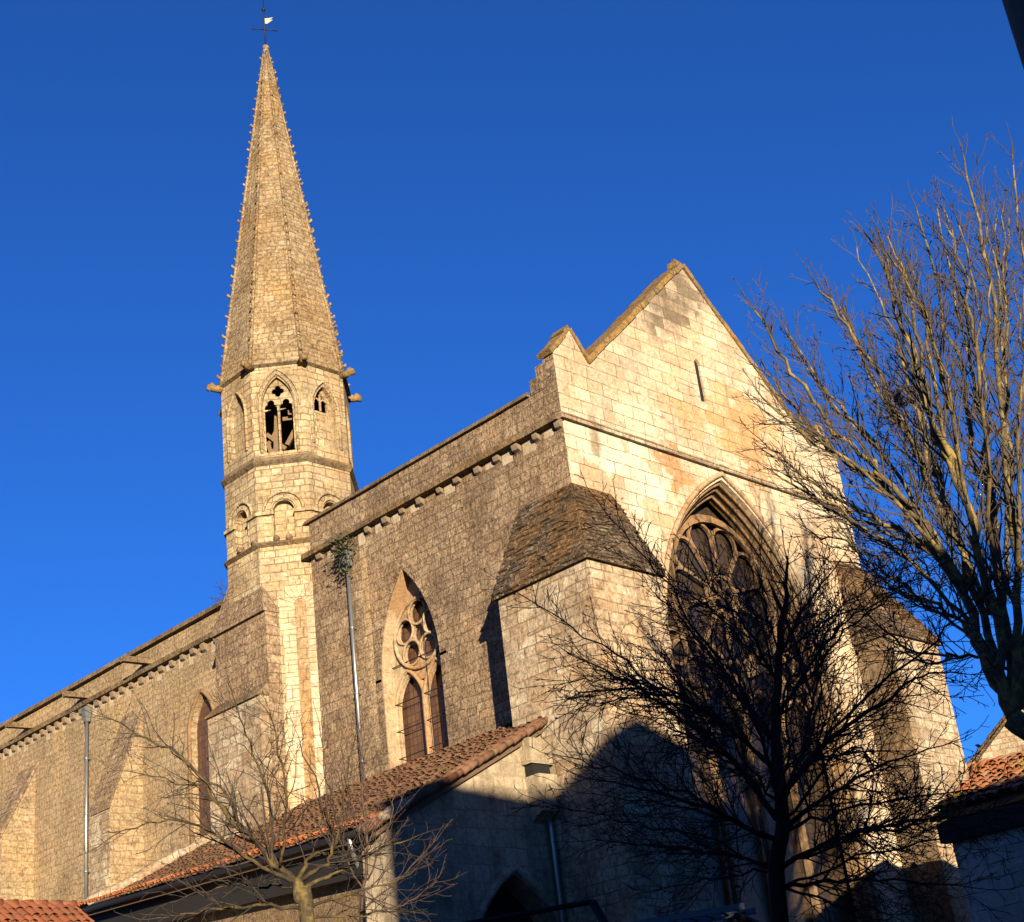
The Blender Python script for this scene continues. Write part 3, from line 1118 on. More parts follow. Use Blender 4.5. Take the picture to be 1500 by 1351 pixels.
# timber bell frame seen through the opening
o, u, v, n = fframe(225, -.75)
for (x0, z0, x1, z1, dd, r) in ((-.25, ZB0, -.12, 22.6, 0, .075), (-.5, 21.75, .05, 21.2, .1, .06), (-.5, 21.4, -.1, 22.1, .2, .05), (.1, 21.3, .55, 22.1, .05, .065),
                                (-.45, 21.4, -.3, ZB0, -.1, .06), (-.6, 20.95, .6, 20.95, .1, .07), (.0, 22.2, .6, 22.2, .12, .06), (.2, 22.3, .35, 22.3, -.05, .08)):
    b = MB()
    p0, p1 = o+u*x0+v*z0-n*dd, o+u*x1+v*z1-n*dd
    dr = (p1-p0)
    b.obox((p0+p1)/2, dr, n, dr.cross(n), dr.length/2, r, r)
    part(b, 'bell_frame_beam', M_WOOD, bel)
b = MB()
b.hull(ring(TR-.36, T2+.1), ring(TR-.36, T2+.2))
part(b, 'belfry_floor', M_WOOD, bel)
# spire
b = MB()
NSEG = 26
ZT = T0-.25
for k in range(NSEG):
    f0, f1 = k/NSEG, (k+1)/NSEG
    r0, r1 = (TR-.02)*(1-f0)+.07*f0, (TR-.02)*(1-f1)+.07*f1
    A, B = ring(r0, T1+.06+(ZT-T1-.06)*f0), ring(r1, T1+.06+(ZT-T1-.06)*f1)
    n8 = 8
    b.add(A+B, [(i, (i+1) % 8, 8+(i+1) % 8, 8+i) for i in range(8)])
spire = part(b, 'spire', M_SPIRE)
b = MB()
for k in range(8):
    A, B = ring(TR-.01, T1+.08)[k], ring(.085, ZT)[k]
    b.tube([A.lerp(B, i/6) for i in range(7)], [.06-.025*i/6 for i in range(7)], 6)
part(b, 'edge_rib', M_SPIRE, spire)


def crocket_geo(b, A, B, f, s):
    c = A.lerp(B, f)
    rad = (c-V((TX, TY, c.z))).normalized()
    if rad.length < .5:
        rad = V((1, 0, 0))
    tn = V((0, 0, 1)).cross(rad)
    q = [c-rad*.02, c+rad*(.08*s), c+rad*(.15*s)+V((0, 0, .05*s)), c+rad*(.13*s)+V((0, 0, .11*s))]
    b.tube(q, [.06*s, .055*s, .06*s, .035*s], 5)


NCR = 36
rest = MB()
cnt = 0
order = []
for i in range(NCR):
    for k in (3, 4, 5, 6, 7, 2, 0, 1):
        order.append((i, k))
first = None
for i, k in order:
    A, B = ring(TR+.0, T1+.2)[k], ring(.1, ZT-.2)[k]
    f = (i+.5+random.uniform(-.15, .15))/NCR
    s = (.72-.12*f)*random.uniform(.55, 1.3)
    if k in (3, 4, 5, 6) and cnt < 100:
        bb = MB()
        crocket_geo(bb, A, B, f, s)
        part(bb, 'crocket', M_SPIRE, spire)
        cnt += 1
    else:
        crocket_geo(rest, A, B, f, s)
ro = part(rest, 'crockets_upper', M_SPIRE, spire)
ro.name = 'crocket_mass'
ro['kind'] = 'stuff'
b = MB()
b.tube([(TX, TY, ZT-.05), (TX, TY, ZT+.05), (TX, TY, ZT+.12)], [.1, .12, .07], 8)
b.ball((TX, TY, ZT+.2), .12, 10, 6)
part(b, 'finial', M_SPIRE, spire)
# gargoyles
for k in range(8):
    c = ring(TR+.06, T1-.06)[k]
    rad = (c-V((TX, TY, c.z))).normalized()
    b = MB()
    b.tube([c-rad*.1, c+rad*.12, c+rad*.2+V((0, 0, .05)), c+rad*.27+V((0, 0, .03)), c+rad*.35-V((0, 0, .06))], [.15, .11, .14, .12, .06], 7)
    b.tube([c+rad*.2+V((0, 0, .1)), c+rad*.22+V((0, 0, .21))], [.05, .02], 5)
    part(b, 'gargoyle', M_COPE, bel)
# weathervane
b = MB()
zr = ZT+.28
b.tube([(TX, TY, zr), (TX, TY, zr+2.6)], [.028, .018], 6)
for s in (-1, 1):
    b.tube([(TX, TY, zr+.72), (TX+s*.36, TY-s*.2, zr+.72)], .018, 5)
    b.ball((TX+s*.36, TY-s*.2, zr+.72), .035, 6, 4)
b.ball((TX, TY, zr+1.62), .07, 8, 5)
vane = part(b, 'weathervane', M_IRON)
b = MB()
c = V((TX, TY, zr+1.12))
d = V((.75, -.66, 0)).normalized()
fl = [(.0, -.12), (.1, -.13), (.3, .03), (.18, .02), (.31, .13), (.09, .1), (.0, .12)]
b.plate(fl, [], c, d, V((0, 0, 1)), d.cross(V((0, 0, 1))), .012)
part(b, 'flag', M_GILT, vane)
# tower foot: square stair base with two weatherings
b = MB()
b.box(-1.1, .6, 10.75, 13.22, 0, 15.84)
tb = part(b, 'tower_base', M_SIDE)
b = MB()
b.hull([(-1.2, 10.72, 15.8), (.3, 10.72, 15.8), (.3, 13.3, 15.8), (-1.2, 13.3, 15.8)], [(-1.18, 10.74, 15.9), (.3, 10.74, 15.9), (.3, 13.28, 15.9), (-1.18, 13.28, 15.9)])
b.hull([(-1.18, 10.74, 15.9), (.3, 10.74, 15.9), (.3, 13.28, 15.9), (-1.18, 13.28, 15.9)], [(-.8, 11.3, 17.3), (.3, 11.3, 17.3), (.3, 12.9, 17.3), (-.8, 12.9, 17.3)])
part(b, 'broach', M_SIDE, tb)
b = MB()
b.box(-1.4, .6, 10.78, 13.26, 0, 13.4)
part(b, 'lower_stage', M_BUTT, tb)
b = MB()
b.hull([(-1.48, 10.76, 13.38), (-1.02, 10.76, 13.38), (-1.02, 13.3, 13.38), (-1.48, 13.3, 13.38)], [(-1.47, 10.765, 13.44), (-1.02, 10.765, 13.85), (-1.02, 13.295, 13.85), (-1.47, 13.295, 13.44)])
part(b, 'weathering', M_CORN, tb)
# niche with radiating voussoirs in the diagonal face of the shaft
o, u, v, n = fframe(225, .03)
b = MB()
NZ, NX = 15.95, .32
for i in range(9):
    a0, a1 = math.pi*i/9+.02, math.pi*(i+1)/9-.02
    q = [(NX+r_*math.cos(t_), NZ+r_*1.25*math.sin(t_)) for r_, t_ in ((.17, a0), (.62, a0), (.62, a1), (.17, a1))]
    b.plate(q, [], o, u, v, n, .08)
z = 9.5
while z < NZ-.1:
    for s in (-1, 1):
        wq = random.choice((.34, .42))
        x0 = NX+s*.16
        x1 = NX+s*(.16+wq)
        q = [(min(x0, x1), z+.006), (max(x0, x1), z+.006), (max(x0, x1), z+.33), (min(x0, x1), z+.33)]
        b.plate(q, [], o, u, v, n, .08)
    z += .34
part(b, 'niche_surround', M_FACADE, tw)
b = MB()
o, u, v, n = fframe(225, .012)
b.plate([(NX-.155, 9.5), (NX+.155, 9.5), (NX+.155, 15.95), (NX, 16.15), (NX-.155, 15.95)], [], o, u, v, n, .06)
M_RUST = stone('rust_stained_stone', [(.42, .26, .12), (.5, .34, .18), (.46, .28, .13)], .4, .3, (.15, .08, .04), .012, dark=(.22, .13, .07), dark_amt=.7, speck=.8, mott=.6, warm=(.52, .4, .25), warm_amt=.7)
part(b, 'stained_strip', M_RUST, tw)
for (px, py) in ((405, 789), (424, 787), (374, 797), (353, 806)):
    # small projecting stone bosses above the lower moulding
    c = None
    for d in (225, 180):
        o, u, v, n = fframe(d, .02)
        r = ray(px, py)
        t_ = (o-CAM).dot(n)/r.dot(n)
        q = CAM+r*t_
        if abs((q-o).dot(u)) < HWF:
            c = q
            nn = n
    if c is not None:
        b = MB()
        b.tube([c-nn*.05, c+nn*.1], [.1, .085], 8)
        part(b, 'stone_boss', M_SIDE, tw)

# dead creeper hanging over the eave of the corner buttress
b = MB()
cr_ = [(792, 797), (803, 812), (799, 833), (790, 848), (786, 868), (784, 880), (788, 888)]
b.tube([hit(u, v, 0, -P1-.1 if k < 2 else -P1-.03) for k, (u, v) in enumerate(cr_)], .012, 4)
part(b, 'dead_creeper', M_TWIG_BRN)
# ---- downpipes on the church
for (yy, x, z0, z1, hop) in ((8.22, -.16, 9.9, 16.75, True), (22.1, -.16, 9.0, 16.2, True)):
    b = MB()
    b.tube([(x, yy, z0), (x, yy, z1)], .055, 10)
    for z in (11.0, 12.8, 14.6):
        b.tube([(x, yy, z), (x, yy, z+.06)], .072, 10)
        b.box(x, .01, yy-.015, yy+.015, z+.01, z+.045)
    dp = part(b, 'downpipe', M_ZINC)
    b = MB()
    b.hull([(x-.07, yy-.07, z1-.35), (x+.09, yy-.07, z1-.35), (x+.09, yy+.07, z1-.35), (x-.07, yy+.07, z1-.35)],
           [(x-.13, yy-.13, z1), (x+.11, yy-.13, z1), (x+.11, yy+.13, z1), (x-.13, yy+.13, z1)])
    b.box(x-.14, x+.11, yy-.14, yy+.14, z1+.001, z1+.12)
    part(b, 'hopper', M_LEAD, dp)

# ================================================================== LEAN-TO BUILDING
annex = thing('lean_to_building', 'stone lean-to with mossy clay tile roof against the church side wall', 'outbuilding', (-4, 4, 0))
YA = .89
SL = .503
ZR = 10.5


def roof_hit(u, v):                       # sight line meets the roof plane z = ZR + SL x
    r = ray(u, v)
    t_ = (ZR+SL*CAM.x-CAM.z)/(r.z-SL*r.x)
    return CAM+r*t_


eN = roof_hit(528, 1216)
eF = roof_hit(104, 1338)
tF = V((0, 14.7, ZR))


def clay_roof(b, O, U, D, width, len_fn, tw=.21, row=.36, r=.1, start_fn=None):
    """rows of half-round tiles; O ridge origin, U along the ridge, D unit vector down the slope"""
    U, D = U.normalized(), D.normalized()
    N = U.cross(D)
    if N.z < 0:
        N = -N
    n = int(width/tw)
    for i in range(n):
        s = (i+.5)*tw
        L = len_fn(s)
        d0 = start_fn(s) if start_fn else 0.0
        k = 0
        while d0+k*row < L:
            a_ = d0+k*row
            e_ = min(a_+row*1.15, L)
            if e_-a_ > .05:
                j = random.uniform(-.026, .026)
                jz = random.uniform(-.012, .028)
                e_ += random.uniform(-.04, .03)
                for (w2, up, fl) in ((r, .035, 1), (r*.9, .03, -1)):
                    cs = s+j+(0 if fl == 1 else tw/2)
                    vs = []
                    for dd, lift, rr in ((a_, .0, w2*.88), (e_, .03, w2)):
                        for q in range(6):
                            th = math.pi*q/5
                            vs.append(O+U*(cs+rr*math.cos(th))+D*dd+N*(up+jz+lift+(rr*math.sin(th)*.8 if fl == 1 else -rr*math.sin(th)*.5+.05-.0)))
                    fs = [(q, q+1, 7+q, 6+q) for q in range(5)]
                    b.add(vs, fs, True)
            k += 1


D0 = V((-1, 0, -SL)).normalized()
sl_len = math.sqrt(1+SL*SL)


def eave_x(y):
    f = (y-eN.y)/(eF.y-eN.y)
    return eN.x+(eF.x-eN.x)*f


def len_fn(s):
    y = YA-.12+s
    if y <= eF.y:
        return -eave_x(y)*sl_len
    f = (y-eF.y)/(tF.y-eF.y)
    return max(0.0, -eF.x*(1-f)*sl_len)


b = MB()
clay_roof(b, V((-.03, YA-.12, ZR)), V((0, 1, 0)), D0, tF.y-YA, len_fn, .175, .3, .083)
rf = b.build('tile_roof', M_TILE, annex)
b = MB()
e0 = V((eave_x(YA-.1), YA-.1, 0))
e0.z = ZR+SL*e0.x
q = [V((-.03, YA-.1, ZR)), e0, V((eF.x, eF.y, ZR+SL*eF.x)), V((-.03, tF.y, ZR))]
b.hull([p-V((0, 0, .2)) for p in q], [p-V((0, 0, .02)) for p in q])
b.build('roof_boards', M_EAVEWOOD, annex)
# bright newer tiles along the eave
b = MB()
ed = (V((eF.x, eF.y, ZR+SL*eF.x))-e0)
Ue = ed.normalized()
De = V((-1, 0, -SL)).normalized()
clay_roof(b, e0+V((0, 0, .07))-De*.32, Ue, De, ed.length, lambda s: .36, .175, .36, .083)
b.build('eave_tiles', M_TILE_NEW, annex)
# mortar verge along the far hip
b = MB()
A, B = V((-.1, tF.y-.1, ZR+.1)), V((eF.x+.2, eF.y+.1, ZR+SL*eF.x+.1))
b.tube([A.lerp(B, i/16)+V((0, random.uniform(-.05, .05), random.uniform(-.02, .05))) for i in range(17)], [.16]*17, 7)
b.build('mortar_verge', M_BUTT, annex)
# verge tiles of the near edge
b = MB()
for i in range(25):
    for q_, yo in ((0, -.2), (1, -.06)):
        A = V((-.9, YA+yo+random.uniform(-.02, .02), ZR-.9*SL+.03+.04*q_))+D0*(i*.245+random.uniform(-.03, .03))
        B = A+D0*.3+V((0, random.uniform(-.015, .015), random.uniform(-.01, .02)))
        b.tube([A, B], [.07, .085], 7)
b.build('verge_tiles', M_TILE, annex)
# end wall with pointed doorway
b = MB()
xl = -5.85
ol = [(xl, 0), (-P1-.003, 0), (-P1-.003, ZR-P1*SL-.22), (xl, ZR+xl*SL-.22)]
b.plate(ol, [arch(-2.42, 1.5, -.0 + .02, 4.3, 6.67, 12)], (0, YA, 0), (1, 0, 0), (0, 0, 1), (0, -1, 0), .6)
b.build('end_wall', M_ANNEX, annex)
b = MB()
b.box(-4.5, -.5, YA+.62, YA+.72, 0.0, 7)
b.build('doorway_back', M_VOID, annex)
b = MB()
q = arch(-2.42, 1.58, .02, 4.3, 6.8, 12)
b.tube([(p[0], YA-.01, p[1]) for p in q[1:]+[q[0]]], .1, 6)
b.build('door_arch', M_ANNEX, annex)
# long wall under the eave, set back, black panel above painted as the dark of an open gap
we0, we1 = V((eave_x(YA)+.62, YA+.61, 0)), V((eF.x+.62, eF.y-.1, 0))
dW = (we1-we0).normalized()
nW = V((0, 0, 1)).cross(dW)
if nW.x > 0:
    nW = -nW
Lw = (we1-we0).length
zt0, zt1 = ZR+SL*we0.x-.22, ZR+SL*we1.x-.22
b = MB()
b.plate([(0, 0), (Lw, 0), (Lw, zt1-.8), (0, zt0-.8)], [], we0, dW, V((0, 0, 1)), nW, .5)
b.build('long_wall', M_RUBBLE, annex)
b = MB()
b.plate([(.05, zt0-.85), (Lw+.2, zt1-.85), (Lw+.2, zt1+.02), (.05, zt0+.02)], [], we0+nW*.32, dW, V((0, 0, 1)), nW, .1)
b.build('dark_gap_panel', M_EAVEDARK, annex)
b = MB()
b.plate([(-.25, 0), (Lw*0+.5, 0), (.5, zt0-.9), (-.25, zt0-.9)], [], we0+nW*.05, dW, V((0, 0, 1)), nW, .45)
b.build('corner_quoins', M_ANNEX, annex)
# gutter and its pipe
b = MB()
g0, g1 = e0+V((-.08, 0, -.06)), V((eF.x, eF.y, ZR+SL*eF.x))+V((-.08, 0, -.06))
b.tube([g0.lerp(g1, i/8) for i in range(9)], .075, 8)
gut = b.build('gutter', M_IRON, annex)
b = MB()
gp = g0.lerp(g1, .05)
b.tube([gp, gp+V((.1, .05, -.3)), gp+V((.55, .3, -.75)), gp+V((.58, .3, -1.0)), gp+V((.58, .3, -6.3))], .05, 8)
b.build('gutter_pipe', M_ZINC, gut)
b = MB()
q0 = V((eN.x+.15, YA-.2, ZR+SL*(eN.x+.15)+.12))
b.tube([q0+V((-.2, -.05, -.12)), q0+V((.15, .0, .02)), q0+V((.5, .02, .2)), q0+V((.85, .03, .38))], [.07, .13, .12, .06], 7)
b.build('lead_flashing', M_BUTT, annex)
# stone chute in the corner and the downpipe under it
b = MB()
b.box(-1.86, -1.2, YA-.3, YA-.002, 8.95, 9.5)
b.hull([(-1.75, YA-.36, 7.95), (-1.3, YA-.36, 7.95), (-1.3, YA-.003, 7.75), (-1.75, YA-.003, 7.75)], [(-1.8, YA-.42, 8.7), (-1.25, YA-.42, 8.7), (-1.25, YA-.003, 8.7), (-1.8, YA-.003, 8.7)])
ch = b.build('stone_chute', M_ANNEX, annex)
b = MB()
b.box(-1.78, -1.27, YA-.25, YA-.004, 8.702, 8.948)
b.build('chute_mouth', M_VOID, ch)
b = MB()
b.tube([(-1.35, YA-.12, 7.85), (-1.32, YA-.12, 7.6), (-1.28, YA-.12, 0.1)], .07, 8)
b.build('downpipe', M_ZINC, annex)


# ================================================================== OTHER HOUSES
def gable_house(name, label, cat, c, ax, L, D, he, hr, mw, mt, group=None, windows=0, over=.3):
    """c centre on the ground, ax ridge direction, L length, D depth"""
    root = thing(name, label, cat, c, group)
    ax = V(ax).normalized()
    ay = V((-ax.y, ax.x, 0))
    c = V(c)

    def P(s, t_, z):
        return c+ax*s+ay*t_+V((0, 0, z))
    b = MB()
    sec = [(-D/2, 0), (D/2, 0), (D/2, he), (0, hr-.15), (-D/2, he)]
    b.hull([P(-L/2, p[0], p[1]) for p in sec], [P(L/2, p[0], p[1]) for p in sec])
    wall = b.build('wall', mw, root)
    for s in (-1, 1):
        b = MB()
        dn = (ay*s*(D/2)+V((0, 0, he-hr))).normalized()
        sl_ = math.hypot(D/2, hr-he)+over
        big = L > 16
        if big:
            q = [P(-L/2-over, 0, hr), P(L/2+over, 0, hr), P(L/2+over, 0, hr)+dn*sl_, P(-L/2-over, 0, hr)+dn*sl_]
            b.hull([p-V((0, 0, .12)) for p in q], q)
        else:
            q = [P(-L/2-over, 0, hr-.02), P(L/2+over, 0, hr-.02), P(L/2+over, 0, hr-.02)+dn*sl_, P(-L/2-over, 0, hr-.02)+dn*sl_]
            b.hull([p-V((0, 0, .12)) for p in q], q)
            clay_roof(b, P(-L/2-over, 0, hr), ax, dn, L+2*over, lambda q_: sl_, .24, .4, .11)
        b.build('roof', mt, root)
    b = MB()
    n = int(L/.4)
    for i in range(n):
        b.tube([P(-L/2+L*i/n, 0, hr+.03), P(-L/2+L*(i+1.1)/n, 0, hr+.05)], [.1, .13], 7)
    b.build('ridge_tiles', mt, root)
    for k in range(windows):
        s = -L/2+L*(k+.7)/(windows+.4)
        for lv in (1.0, 4.2):
            if lv+1.6 > he:
                continue
            b = MB()
            ce = P(s, D/2+.01, lv+.8)
            b.obox(ce, ax, ay, V((0, 0, 1)), .45, .03, .75)
            wn_ = b.build('window', M_CARGLASS, root)
            b = MB()
            for dx in (-.5, .5):
                b.obox(ce+ax*dx, ax, ay, V((0, 0, 1)), .06, .06, .85)
            b.obox(ce+V((0, 0, -.85)), ax, ay, V((0, 0, 1)), .6, .1, .05)
            b.obox(ce+V((0, 0, .85)), ax, ay, V((0, 0, 1)), .6, .06, .06)
            b.build('frame', M_PALEHOUSE, wn_)
    return root


# low house far left, its ridge just in the frame
hl_ = hit(0, 1319, 1, 15.0)
hr_ = hit(108, 1322, 1, 15.0)
gable_house('low_house', 'low house with dark red tile roof at the left foot of the nave', 'house', ((hl_.x+hr_.x)/2-2.6, 15.0, 0), (1, 0, 0), abs(hr_.x-hl_.x)+5.2, 6.0,
            hl_.z-2.0, hl_.z-.13, M_PALEHOUSE, M_TILE_DARK, over=.1)
# outbuilding on the right: pale wall in shade, mossy roof
wc = at(1410, 1300, 31.5)
ob_ = thing('outbuilding', 'whitewashed outbuilding in shade with mossy red tile roof right of the church', 'outbuilding', (wc.x+2, wc.y-5, 0))
b = MB()
ze = at(1450, 1180, 31.5).z
x0, y1 = wc.x, wc.y
b.box(x0, x0+6, y1-11, y1, 0, ze)
b.hull([(x0, y1, ze), (x0+6, y1, ze), (x0+3, y1, ze+1.05)], [(x0, y1-11, ze), (x0+6, y1-11, ze), (x0+3, y1-11, ze+1.05)])
b.build('wall', M_WHITEWALL, ob_)
b = MB()
clay_roof(b, V((x0+3, y1+.2, ze+1.3)), V((0, -1, 0)), V((-1, 0, -.41)), 11.4, lambda s: 3.6, .22, .38, .105)
clay_roof(b, V((x0+3, y1+.2, ze+1.3)), V((0, -1, 0)), V((1, 0, -.41)), 11.4, lambda s: 3.6, .22, .38, .105)
q = [V((x0+3, y1+.2, ze+1.27)), V((x0+3, y1-11.2, ze+1.27)), V((x0-.3, y1-11.2, ze-.08)), V((x0-.3, y1+.2, ze-.08))]
b.hull([p-V((0, 0, .1)) for p in q], q)
q = [V((x0+3, y1+.2, ze+1.265)), V((x0+6.3, y1+.2, ze-.08)), V((x0+6.3, y1-11.2, ze-.08)), V((x0+3, y1-11.2, ze+1.265))]
b.hull([p-V((0, 0, .1)) for p in q], q)
b.build('tile_roof', tiles_mat('mossy_clay_tiles', [(.4, .12, .045), (.46, .17, .07), (.34, .11, .05), (.36, .22, .13)], (.3, .25, .03), .8), ob_)
b = MB()
b.box(x0-.28, x0-.02, y1-11.1, y1+.1, ze-.6, ze-.22)
b.build('eave_underside', M_EAVEDARK, ob_)  # near-black strip painted in as the shadow band under the eave
# orange roofed house behind it
k1 = at(1455, 1096, 48)
gable_house('orange_roofed_house', 'house with bright orange tile roof beside the church right buttress', 'house', (k1.x+3.2, k1.y-2.0, 0), (.35, -.94, 0), 9.5, 8.0, k1.z-2.4, k1.z, M_PALEHOUSE, M_TILE_NEW)
k2 = at(1500, 1064, 70)
gable_house('stone_roofed_house', 'far house with grey brown stone gable above the orange roof', 'house', (k2.x, k2.y, 0), (.89, .45, 0), 10.0, 9.5, k2.z-4.2, k2.z, M_BUTT, M_MOSS)
# tall row of houses behind the photographer's right shoulder: shades the foot of the church
US, UL = V((.827, -.562, 0)), V((.562, .827, 0))


def sl_pt(s, l):
    return US*s+UL*l


cA = sl_pt(-.05, -44.0)
hA = gable_house('town_house', 'tall grey rendered house standing right behind the viewpoint, shading the church foot', 'house', (cA.x, cA.y, 0), US, 10.36, 12.6, 11.2, 13.75, M_RENDER, M_TILE_DARK, windows=3, over=.02)
b = MB()
pk = 13.6
for q in ([(-1.9, 13.3), (5.05, 13.3), (5.05, 14.23), (1.75, 14.38), (.35, 14.83)],):
    b.hull([sl_pt(p[0], -47.0)+V((0, 0, p[1])) for p in q], [sl_pt(p[0], -41.5)+V((0, 0, p[1])) for p in q])
b.build('dormer', M_RENDER, hA)
cB = sl_pt(17.7, -34)
gable_house('terrace_house', 'lower rendered terrace house standing behind the viewpoint', 'house', (cB.x, cB.y, 0), US, 24.6, 10, 8.4, 10.85, M_PALEHOUSE, M_TILE_DARK, windows=6)

cC = sl_pt(-14.0, -40)  # unseen house put in to keep the sun off the van
gable_house('added_shade_house', 'low rendered house put in unseen behind the viewpoint to shade the van', 'house', (cC.x, cC.y, 0), US, 17.2, 8, 4.2, 6.4, M_PALEHOUSE, M_TILE_DARK, windows=4, over=.15)

pp = at(1537, 60, 6.0)  # pole put in for an upright dark edge of unknown kind
pp.z = 0
up_ = thing('stand_in_pole', 'dark pole standing in for an unknown dark edge at the top right of the view', 'pole', pp)
b = MB()
b.tube([pp+V((0, 0, z)) for z in (0, 2, 4, 6, 8, 9.5)], [.16, .152, .143, .135, .126, .12], 18)
b.build('shaft', plain('weathered_pole_wood', (.13, .115, .1), .9, 0, .5, 14), up_)
for z in (3.2, 6.9):
    b = MB()
    b.tube([pp+V((0, 0, z)), pp+V((0, 0, z+.05))], .152, 18)
    b.build('steel_band', M_IRON, up_)
b = MB()
b.tube([pp+V((0, 0, 9.5)), pp+V((0, 0, 9.56))], [.125, .06], 12)
b.build('cap', M_ZINC, up_)

# ================================================================== TREES


def smooth(pts, n=5):
    pts = [V(p) for p in pts]
    P = [pts[0]*2-pts[1]]+pts+[pts[-1]*2-pts[-2]]
    out = []
    for i in range(1, len(P)-2):
        for k in range(n):
            t_ = k/n
            a_, b_, c_, d_ = P[i-1], P[i], P[i+1], P[i+2]
            out.append(.5*((2*b_)+(c_-a_)*t_+(2*a_-5*b_+4*c_-d_)*t_*t_+(3*b_-a_-3*c_+d_)*t_**3))
    out.append(pts[-1])
    return out


class Tree:
    def __init__(self, seed, up=.25, jit=.1, ang=(28, 55), twig_r=.006):
        self.r = random.Random(seed)
        self.big, self.mid, self.fine = MB(), MB(), MB()
        self.up, self.jit, self.ang, self.twig_r = up, jit, ang, twig_r
        self.tips = []

    def limb(self, pts, r0, r1, lv, dens, ln, sides=None, n=5, wig=.0, start=.15):
        P = smooth(pts, n)
        if wig:
            for i in range(1, len(P)-1):
                P[i] = P[i]+V((self.r.gauss(0, wig), self.r.gauss(0, wig), self.r.gauss(0, wig)))
        m = len(P)
        R_ = [r0+(r1-r0)*(i/(m-1))**.8 for i in range(m)]
        tgt = self.big if lv == 0 else self.mid
        tgt.tube(P, R_, sides or (9 if lv == 0 else 6))
        self.kids(P, R_, lv, dens, ln, start)
        return P

    def kids(self, P, R_, lv, dens, ln, start=.15):
        m = len(P)
        L = sum((P[i+1]-P[i]).length for i in range(m-1))
        cnt = max(2, int(L*dens))
        for k in range(cnt):
            f = start+(1-start)*(k+self.r.random())/cnt
            i = min(m-2, int(f*(m-1)))
            p = P[i].lerp(P[i+1], f*(m-1)-i)
            d = (P[min(i+1, m-1)]-P[max(i-1, 0)]).normalized()
            self.branch(p, d, R_[i]*.55, ln*(1.15-.65*f)*self.r.uniform(.55, 1.2), lv+1)
        self.branch(P[-1], (P[-1]-P[-2]).normalized(), R_[-1], ln*.5, lv+1, straight=True)

    def branch(self, p, d, r, L, lv, straight=False):
        rn = self.r
        if not straight:
            ax = d.orthogonal().normalized()
            ax = Matrix.Rotation(rn.uniform(0, 2*math.pi), 3, d) @ ax
            d = Matrix.Rotation(math.radians(rn.uniform(*self.ang)), 3, ax) @ d
        r = max(min(r, L*.018), self.twig_r)
        n = 5 if lv <= 2 else 4
        q = [V(p)]
        dd = d.copy()
        for i in range(n):
            dd = (dd+V((rn.gauss(0, self.jit), rn.gauss(0, self.jit), rn.gauss(0, self.jit)+self.up/n))).normalized()
            q.append(q[-1]+dd*(L/n))
        R_ = [r*(1-.7*i/n) for i in range(n+1)]
        R_ = [max(x, self.twig_r*.75) for x in R_]
        (self.mid if lv <= 1 else self.fine).tube(q, R_, 5 if lv <= 1 else 3, True, False)
        if lv < self.maxlv and L > self.minL:
            c = max(2, int(L*self.kd[min(lv, len(self.kd)-1)]))
            for k in range(c):
                f = .15+.85*(k+rn.random())/c
                i = min(n-1, int(f*n))
                pp = q[i].lerp(q[i+1], f*n-i)
                self.branch(pp, (q[i+1]-q[i]).normalized(), R_[i]*.65, L*rn.uniform(.25, .5)*(1.1-.5*f), lv+1)
        else:
            self.tips.append((q[-1], dd))


def finish_tree(t, root, mb, mt, mm=None):
    t.big.build('trunk', mb, root)
    t.mid.build('branches', mm or mb, root)
    t.fine.build('twigs', mt, root)


